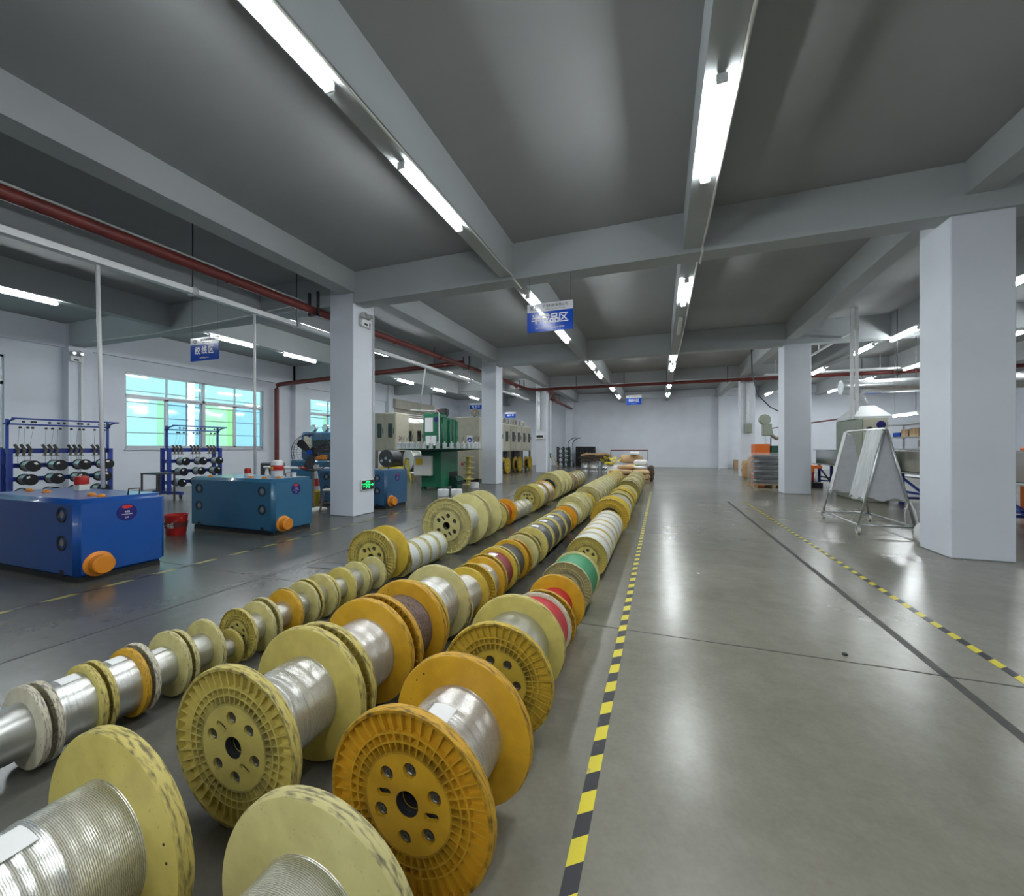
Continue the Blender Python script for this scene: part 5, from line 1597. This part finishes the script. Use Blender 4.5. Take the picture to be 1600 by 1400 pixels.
MB().cyl((.7 - .03, .5, .08), (.7 + .03, .5, .08), .08, 14).cyl((-.73, .5, .08), (-.67, .5, .08), .08, 14).build('front_wheel', M['black'], t)
t = thing('cardboard_box', 'brown carton at the foot of the back wall recess', 'box', (4.45, 28.2, 0))
MB().bbox(-.2, .2, -.2, .2, 0, .55, .008, 1).build('carton', M['cardboard'], t)
MB().box(-.2, .2, -.202, -.198, .25, .29).build('tape_strip', M['kraft'], t)

# ------------------------------------------------------------------ right bay
sack((3.35, 19.2, 0), .34, .3, .78, 'kraft', 'upright kraft sack at the foot of the far right column', 'upright kraft sacks')
sack((3.6, 19.5, 0), .3, .3, .92, 'kraft', 'taller upright kraft sack behind the kraft sack by the far column', 'upright kraft sacks')
pallet(3.4, 15.5, 1.1, 1.0, 'wooden pallet under the film wrapped black sacks')
for k in range(6):
    sack((3.4, 15.5, .125 + k * .155), 1.02, .92, .165, 'wrapblack', ['bottom', 'second', 'third', 'fourth', 'fifth', 'topmost'][k] + ' black sack of the wrapped pallet stack', 'wrapped black sacks')
t = thing('stretch_wrap', 'clear crumpled stretch film round the black sacks', 'plastic wrap', (3.4, 15.5, .126))
mb = MB(); n = 28; m_ = 8; vs = []
for i in range(m_ + 1):
    for j in range(n):
        a = 2 * PI * j / n
        r = 1.0 + random.uniform(-.03, .03)
        vs.append((.60 * r * math.copysign(abs(math.cos(a)) ** .35, math.cos(a)), .56 * r * math.copysign(abs(math.sin(a)) ** .35, math.sin(a)), i * 1.0 / m_))
mb.add(vs, [(i * n + j, i * n + (j + 1) % n, (i + 1) * n + (j + 1) % n, (i + 1) * n + j) for i in range(m_) for j in range(n)], 0, False)
mb.build('film', M['film'], t)
t = thing('orange_cabinet', 'orange red cabinet behind the wrapped pallet', 'cabinet', (3.42, 17.0, 0))
MB().bbox(-.24, .24, -.3, .3, 0, 1.42, .012, 1).build('body', M['orangered'], t)
MB().box(-.22, .22, -.31, -.3, 1.0, 1.02).build('door_seam', M['darksteel'], t)
t = thing('hopper_machine', 'grey green machine with blower and hose left of the right column', 'machine', (4.1, 17.0, 0))
MB().bbox(-.4, .4, -.35, .35, 0, 1.36, .02, 1).build('base', M['darkgreen'], t)
MB().cyl((-.35, 0, 1.36), (-.35, 0, 1.65), .02, 6).build('rod', M['darksteel'], t)
MB().bbox(-.62, -.34, -.14, .12, 1.72, 2.15, .02, 1).build('blower_box', M['greygreen'], t)
MB().lathe([(0, -.17), (.17, -.16), (.19, -.1), (.19, .05), (.15, .1), (0, .1)], 'Y', 22, c=(-.55, 0, 2.3)).build('blower_drum', M['greygreen'], t)
MB().tube([(-.4, 0, 2.1), (-.36, 0, 1.9), (-.33, 0, 1.74), (-.18, 0, 1.62), (.05, 0, 1.65), (.12, 0, 1.9)], .065, 12).build('hose', M['taupe'], t)
MB().box(-.05, .2, -.1, .1, 1.36, 2.5).build('column_frame', M['darksteel'], t)
tag(MB().tube([(3.1, 16.8, 4.9), (3.12, 16.8, 4.0), (3.3, 16.85, 3.2), (3.7, 16.9, 2.75), (4.1, 16.95, 2.51)], .02, 6).build('power_cable', M['darksteel']), 'dark cable drooping from the ceiling to the hopper machine', 'cable')

# A-frame trolley with wrapped film coils
t = thing('coil_trolley', 'steel A frame trolley on casters holding white wrapped coils', 'trolley', (3.15, 8.28, 0))
YN, YFar, XH, HT = -.70, .70, .34, 1.56
for y in (YN, YFar):
    for s in (-1, 1):
        MB().cyl((s * XH, y, .12), (s * .012, y, HT), .018, 8).build('a_frame_leg', M['galv'], t)
    MB().cyl((-XH, y, .135), (XH, y, .135), .016, 8).build('base_bar', M['galv'], t)
for s in (-1, 1):
    MB().cyl((s * XH, YN, .135), (s * XH, YFar, .135), .016, 8).build('base_bar', M['galv'], t)
MB().tube([(0, YN, HT - .04), (0, YN, HT), (0, YN + .05, HT + .02), (0, YFar - .05, HT + .02), (0, YFar, HT), (0, YFar, HT - .04)], .018, 8).build('top_bar', M['galv'], t)
for y in (YN, YFar):
    for s in (-1, 1):
        c = MB().box(s * XH - .025, s * XH + .025, y - .025, y + .025, .105, .122).box(s * XH - .028, s * XH - .022, y - .03, y + .03, .045, .105).box(s * XH + .022, s * XH + .028, y - .03, y + .03, .045, .105)
        c.build('caster_fork', M['galv'], t)
        MB().cyl((s * XH - .018, y, .052), (s * XH + .018, y, .052), .052, 18).build('caster_wheel', M['offwhite'], t)


def wrapped_coil(name_label, y0, y1, zb, bulge):
    """triangular coil of white film strands wound over the A frame"""
    t = thing('film_coil', name_label, 'film coil', (3.15, 8.28, zb), 0, 'white coils on the trolley')
    mb = MB(); n = 26; k = 10
    H0 = HT + .02 - zb
    vs = []
    for i in range(k + 1):
        f = i / k
        y = y0 + (y1 - y0) * f
        sw = 1.0 + bulge * math.sin(PI * f) + .012 * math.sin(i * 2.7)
        hb = XH * (H0 / (HT - .12)) + .012
        outline = []
        for j in range(n):
            u = j / n * 3
            if u < 1:
                p = (-hb + 2 * hb * u, 0.0)
            elif u < 2:
                q = u - 1; p = (hb * (1 - q) + .03 * q, H0 * q)
            else:
                q = u - 2; p = (-.03 * (1 - q) - hb * q, H0 * (1 - q))
            outline.append(p)
        for j, p in enumerate(outline):
            w = random.uniform(-.006, .006)
            vs.append((p[0] * sw + w, y, p[1] + w + .03 * math.sin(j * 1.3 + i) * (1 if j < n / 3 else .12)))
    mb.add(vs, [(i * n + j, (i + 1) * n + j, (i + 1) * n + (j + 1) % n, i * n + (j + 1) % n) for i in range(k) for j in range(n)], 0, True)
    mb.add(vs[:n], [list(range(n))]); mb.add(vs[-n:], [list(range(n))[::-1]])
    mb.build('wound_film', M['filmw'], t)
    st = MB()
    for i in range(26):
        y = y0 + (y1 - y0) * (i + .5) / 26
        a = random.uniform(-.01, .01)
        st.tube([(-XH * .70 - .02, y + a, random.uniform(-.05, .06)), (-XH * .4 + a - .02, y + a * 2, H0 * .47), (-.035, y - a, H0 - .01), (.03, y, H0 + .008)], .005, 4)
    so = st.build('film_strands', M['bagwhite'], t); so['kind'] = 'stuff'


wrapped_coil('white film coil on the near frame of the trolley, with drooping strands', -.675, -.18, .52, .05)
wrapped_coil('white film coil on the far frame of the trolley', .56, .675, .52, .02)
t = thing('film_ribbon', 'loose white ribbon hanging from the near trolley frame', 'ribbon', (3.5, 7.5, 0))
MB().tube([(-.1, .02, .52), (-.06, .0, .4), (-.02, .0, .2), (.02, .0, .06)], .012, 6).tube([(-.12, .02, .5), (-.17, .0, .35), (-.16, .0, .2), (-.2, .0, .22)], .005, 5).build('ribbon', M['bagwhite'], t)
t = thing('plastic_bag', 'crumpled white plastic bag at the foot of the big pillar', 'bag', (3.36, 7.07, 0))
MB().blob((0, 0, .14), .2, .2, .28, 12, 7, .12, .6).build('body', M['bagwhite'], t)
MB().blob((.01, .02, .30), .09, .09, .12, 9, 5, .2, .7).build('knot', M['bagwhite'], t)

# steel cooling trough on blue legs
def trough(y0, y1, label, legs):
    t = thing('cooling_trough', label, 'trough', (5.49, (y0 + y1) / 2, 0), 0, 'steel cooling troughs')
    h = (y1 - y0) / 2
    MB().box(-.32, -.29, -h, h, .76, 1.21).build('front_plate', M['chrome'], t)
    MB().box(.29, .32, -h, h, .76, 1.24).build('back_plate', M['chrome'], t)
    MB().box(-.32, .32, -h, h, .74, .77).build('floor_plate', M['chrome'], t)
    MB().box(-.40, -.29, -h, h, 1.20, 1.225).build('rim', M['chrome'], t)
    MB().box(-.44, -.31, -h, h, .725, .745).build('lower_lip', M['galv'], t)
    n = legs
    for k in range(n):
        y = -h + .15 + (2 * h - .3) * k / (n - 1)
        for s in (-1, 1):
            MB().box(s * .27 - .035, s * .27 + .035, y - .035, y + .035, .0, .74).build('leg', M['rackblue'], t)
        MB().box(-.27, .27, y - .02, y + .02, .12, .17).build('cross_bar', M['rackblue'], t)
        if k < n - 1:
            y2 = -h + .15 + (2 * h - .3) * (k + 1) / (n - 1)
            MB().beam((-.27, y, .14), (-.27, y2, .62), .03, .045).build('brace', M['rackblue'], t)
            MB().beam((-.27, y, .3), (-.27, y2, .3), .03, .05).build('stringer', M['rackblue'], t)


trough(6.6, 13.3, 'long steel trough on blue legs behind the trolley', 6)
trough(13.65, 17.2, 'steel trough beyond the grey green cabinet', 4)
t = thing('orange_unit', 'orange red drive unit under the far steel trough', 'machine', (4.69, 16.2, 0))
MB().box(-.14, .14, -.75, .75, .0, .18).build('base', M['ink'], t)
MB().bbox(-.13, .14, -.7, .7, .62, .72, .01, 1).build('rail_cover', M['orangered'], t)
MB().bbox(-.12, -.08, -.75, .75, .5, .66, .008, 1).build('front_panel', M['orangered'], t)
for k in range(6):
    MB().cyl((-.02, -.62 + k * .25, .18), (-.02, -.62 + k * .25, .5), .035, 10).build('spindle', M['red' if k % 2 else 'white'], t)
t = thing('extruder_cabinet', 'tall grey green cabinet with cream front behind the trolley', 'cabinet', (4.78, 12.75, 0))
MB().bbox(-.25, .25, -.75, .8, 0, 2.0, .015, 1).build('body', M['greygreen'], t)
MB().bbox(-.235, .235, -.775, -.74, .55, 1.97, .01, 1).build('front_door', M['beige2'], t)
MB().box(-.2, -.06, -.79, -.77, .95, 1.35).build('control_panel', M['offwhite'], t)
MB().cyl((-.12, -.79, 1.72), (-.12, -.77, 1.72), .07, 18).build('gauge', M['ink'], t)
MB().cyl((.10, -.785, 1.83), (.10, -.775, 1.83), .09, 22).build('badge', M['navy'], t)
MB().box(.0, .2, -.79, -.77, 1.0, 1.5).build('door_window', M['taupe'], t)
t = thing('fume_hood', 'white tapered hood with flexible hose above the cabinet', 'hood', (4.86, 12.8, 1.998))
mb = MB()
a_, b_ = [(-.38, -.5), (.38, -.5), (.38, .5), (-.38, .5)], [(-.15, -.22), (.15, -.22), (.15, .22), (-.15, .22)]
vs = [(p[0], p[1], 0) for p in a_] + [(p[0], p[1], .06) for p in a_] + [(p[0], p[1], .34) for p in b_]
mb.add(vs, [(3, 2, 1, 0), (8, 9, 10, 11)] + [(q + i, q + (i + 1) % 4, q + 4 + (i + 1) % 4, q + 4 + i) for q in (0, 4) for i in range(4)])
mb.build('hood_shell', M['white'], t)
hp = [(-.02, 0, .33), (-.03, 0, .45), (-.08, .0, .56), (-.14, .0, .62), (-.1, 0, .672)]
MB().tube(hp, .11, 14).build('flexible_hose', M['galv'], t)
for k in range(9):
    f = k / 8 * 3.9; i = int(f); p = Vector(hp[i]).lerp(Vector(hp[i + 1]), f - i)
    MB().cyl(p - Vector((0, 0, .012)), p + Vector((0, 0, .012)), .122, 14).build('hose_ring', M['galv'], t)
t = thing('air_duct', 'big silver round duct hung across the right bay', 'duct', (7.2, 12.95, 2.86))
for k in range(4):
    MB().cyl((-2.75 + k * 1.6, 0, 0), (-1.15 + k * 1.6, 0, 0), .175, 24).build('duct_section', M['galv'], t)
    MB().cyl((-2.77 + k * 1.6, 0, 0), (-2.72 + k * 1.6, 0, 0), .19, 24).build('duct_collar', M['galv'], t)
for x in (-1.6, 1.5):
    MB().cyl((x, 0, .17), (x, 0, 1.9), .01, 6).build('hanger_rod', M['darksteel'], t)
for (x, lab) in ((4.50, 'left one of two white conduits rising from the cabinet'), (4.60, 'right one of two white conduits rising from the cabinet')):
    tag(MB().box(x - .03, x + .03, 12.45, 12.51, 1.99, 4.8).build('conduit', M['white']), lab, 'cable pole')
t = thing('cable_ladder', 'white cable ladder beside the red pipe in the right bay', 'cable tray', (8, 19.7, 4.33))
for s in (-1, 1):
    MB().box(-3.9, 5, s * .1 - .012, s * .1 + .012, -.03, .03).build('side_rail', M['white'], t)
for k in range(18):
    MB().box(-3.8 + k * .5, -3.77 + k * .5, -.1, .1, -.02, 0).build('rung', M['white'], t)
for x in (-3.5, 0, 3.5):
    MB().cyl((x, 0, -.02), (x, 0, .6), .01, 6).build('hanger_rod', M['white'], t)
t = thing('feed_frame', 'white slanting tray from the cabinet conduits back to the cable ladder', 'cable tray', (4.6, 12.4, 4.25))
MB().beam((0, 0, 0), (.1, 7.2, .1), .06, .05).build('tray', M['white'], t)
for k in range(4):
    MB().cyl((.02 + k * .02, 1 + k * 1.8, 0), (.02 + k * .02, 1 + k * 1.8, .6), .015, 6).build('drop_rod', M['white'], t)
t = thing('storage_shelf', 'steel shelf with cartons behind the trough', 'shelf', (6.45, 13.9, 0))
for sx in (-1, 1):
    for sy in (-1, 1):
        MB().box(sx * .23 - .02, sx * .23 + .02, sy * 1.2 - .02, sy * 1.2 + .02, 0, 2.0).build('post', M['galv'], t)
for z in (.5, 1.24, 1.56, 1.92):
    MB().box(-.25, .25, -1.22, 1.22, z, z + .03).build('shelf_board', M['galv'], t)
for k, (y, w, h, lab) in enumerate(((13.2, .35, .26, 'brown carton at the near end of the upper shelf'), (13.65, .4, .22, 'brown carton in the middle of the upper shelf'), (14.1, .3, .2, 'brown carton next to the blue tray on the shelf'))):
    t = thing('carton', lab, 'box', (6.4, y, 1.591), 0, 'cartons on the shelf')
    MB().bbox(-.15, .15, -w / 2, w / 2, 0, h, .008, 1).build('box', M['cardboard'], t)
    MB().box(-.152, -.148, -.03, .03, 0, h).build('tape_strip', M['kraft'], t)
t = thing('parts_tray', 'blue and white parts tray on the upper shelf', 'tray', (6.4, 14.55, 1.591))
MB().box(-.12, .12, -.2, .2, 0, .02).box(-.12, -.1, -.2, .2, 0, .12).box(.1, .12, -.2, .2, 0, .12).box(-.12, .12, -.2, -.18, 0, .12).box(-.12, .12, .18, .2, 0, .12).build('tray', M['signblue'], t)
MB().bbox(-.09, .09, -.16, .16, .02, .16, .01, 1).build('papers', M['paper'], t)
t = thing('instrument_box', 'grey instrument with square frame on the lower shelf', 'instrument', (6.4, 13.3, 1.271))
MB().bbox(-.15, .15, -.2, .2, 0, .26, .01, 1).build('case', M['offwhite'], t)
MB().box(-.156, -.15, -.14, .14, .05, .21).build('screen', M['taupe'], t)
t = thing('work_lamp', 'lit tube lamp hung low over the shelf in the right bay', 'lamp', (6.2, 13.95, 2.15))
place('housing', LH, t); place('diffuser', LD, t)
for y in (-.5, .5):
    MB().cyl((0, y, .07), (0, y, 2.0), .006, 5).build('hanging_wire', M['darksteel'], t)
tag(MB().tube([(5.3, 12.9, 2.02), (5.8, 13.8, 2.1), (6.0, 16, 2.3), (6.0, 28.8, 2.4)], .03, 8).build('red_hose', M['redpipe']), 'thin red pipe sloping past the cabinet in the right bay', 'pipe')
t = thing('drill_press', 'green drill press standing behind the far trough', 'machine', (4.75, 18.2, 0))
MB().bbox(-.25, .25, -.25, .25, 0, .9, .02, 1).build('base', M['darkgreen'], t)
MB().cyl((.15, 0, .9), (.15, 0, 1.75), .05, 12).build('column_post', M['darkgreen'], t)
MB().bbox(-.38, .25, -.1, .1, 1.62, 1.8, .03, 2).build('head', M['green'], t)
MB().cyl((-.3, 0, 1.3), (-.3, 0, 1.62), .03, 10).build('spindle', M['galv'], t)
t = thing('folding_ladder', 'thin dark folding ladder against the back of the right bay', 'ladder', (4.6, 19.1, 0))
for s in (-1, 1):
    MB().beam((s * .3, 0, 0), (s * .02, 0, 1.95), .035, .035).build('rail', M['darksteel'], t)
for z in (.4, .8, 1.2):
    MB().box(-.3 + z * .14, .3 - z * .14, -.015, .015, z, z + .03).build('rung', M['darksteel'], t)
t = thing('green_machine', 'green capped machine glimpsed right of the big pillar', 'machine', (6.9, 10.4, 0))
MB().bbox(-.35, .35, -.4, .4, 0, 1.3, .02, 1).build('base', M['orangered'], t)
MB().bbox(-.3, .3, -.3, .3, 1.3, 1.75, .02, 1).build('upper_box', M['white'], t)
MB().lathe([(.34, 1.75), (.34, 1.9), (.2, 2.0), (0, 2.02)], 'Z', 22).build('cap', M['green'], t)

# floor details
t = thing('floor_plate', 'dark outlined cover plate in the floor left of the small spools', 'floor plate', (-3.38, 3.55, 0), .12)
MB().box(-.2, .2, -.09, .09, 0, .003).build('plate', M['cover'], t)
MB().box(-.22, .22, -.11, -.09, 0, .004).box(-.22, .22, .09, .11, 0, .004).box(-.22, -.2, -.09, .09, 0, .004).box(.2, .22, -.09, .09, 0, .004).build('frame', M['joint'], t)
tag(MB().lathe([(0, 0), (.014, 0), (.016, .008), (.008, .014), (0, .015)], 'Z', 12, c=(1.09, 3.12, 0)).build('rubber_plug', M['black']), 'tiny black plug lying on the open aisle floor', 'plug')
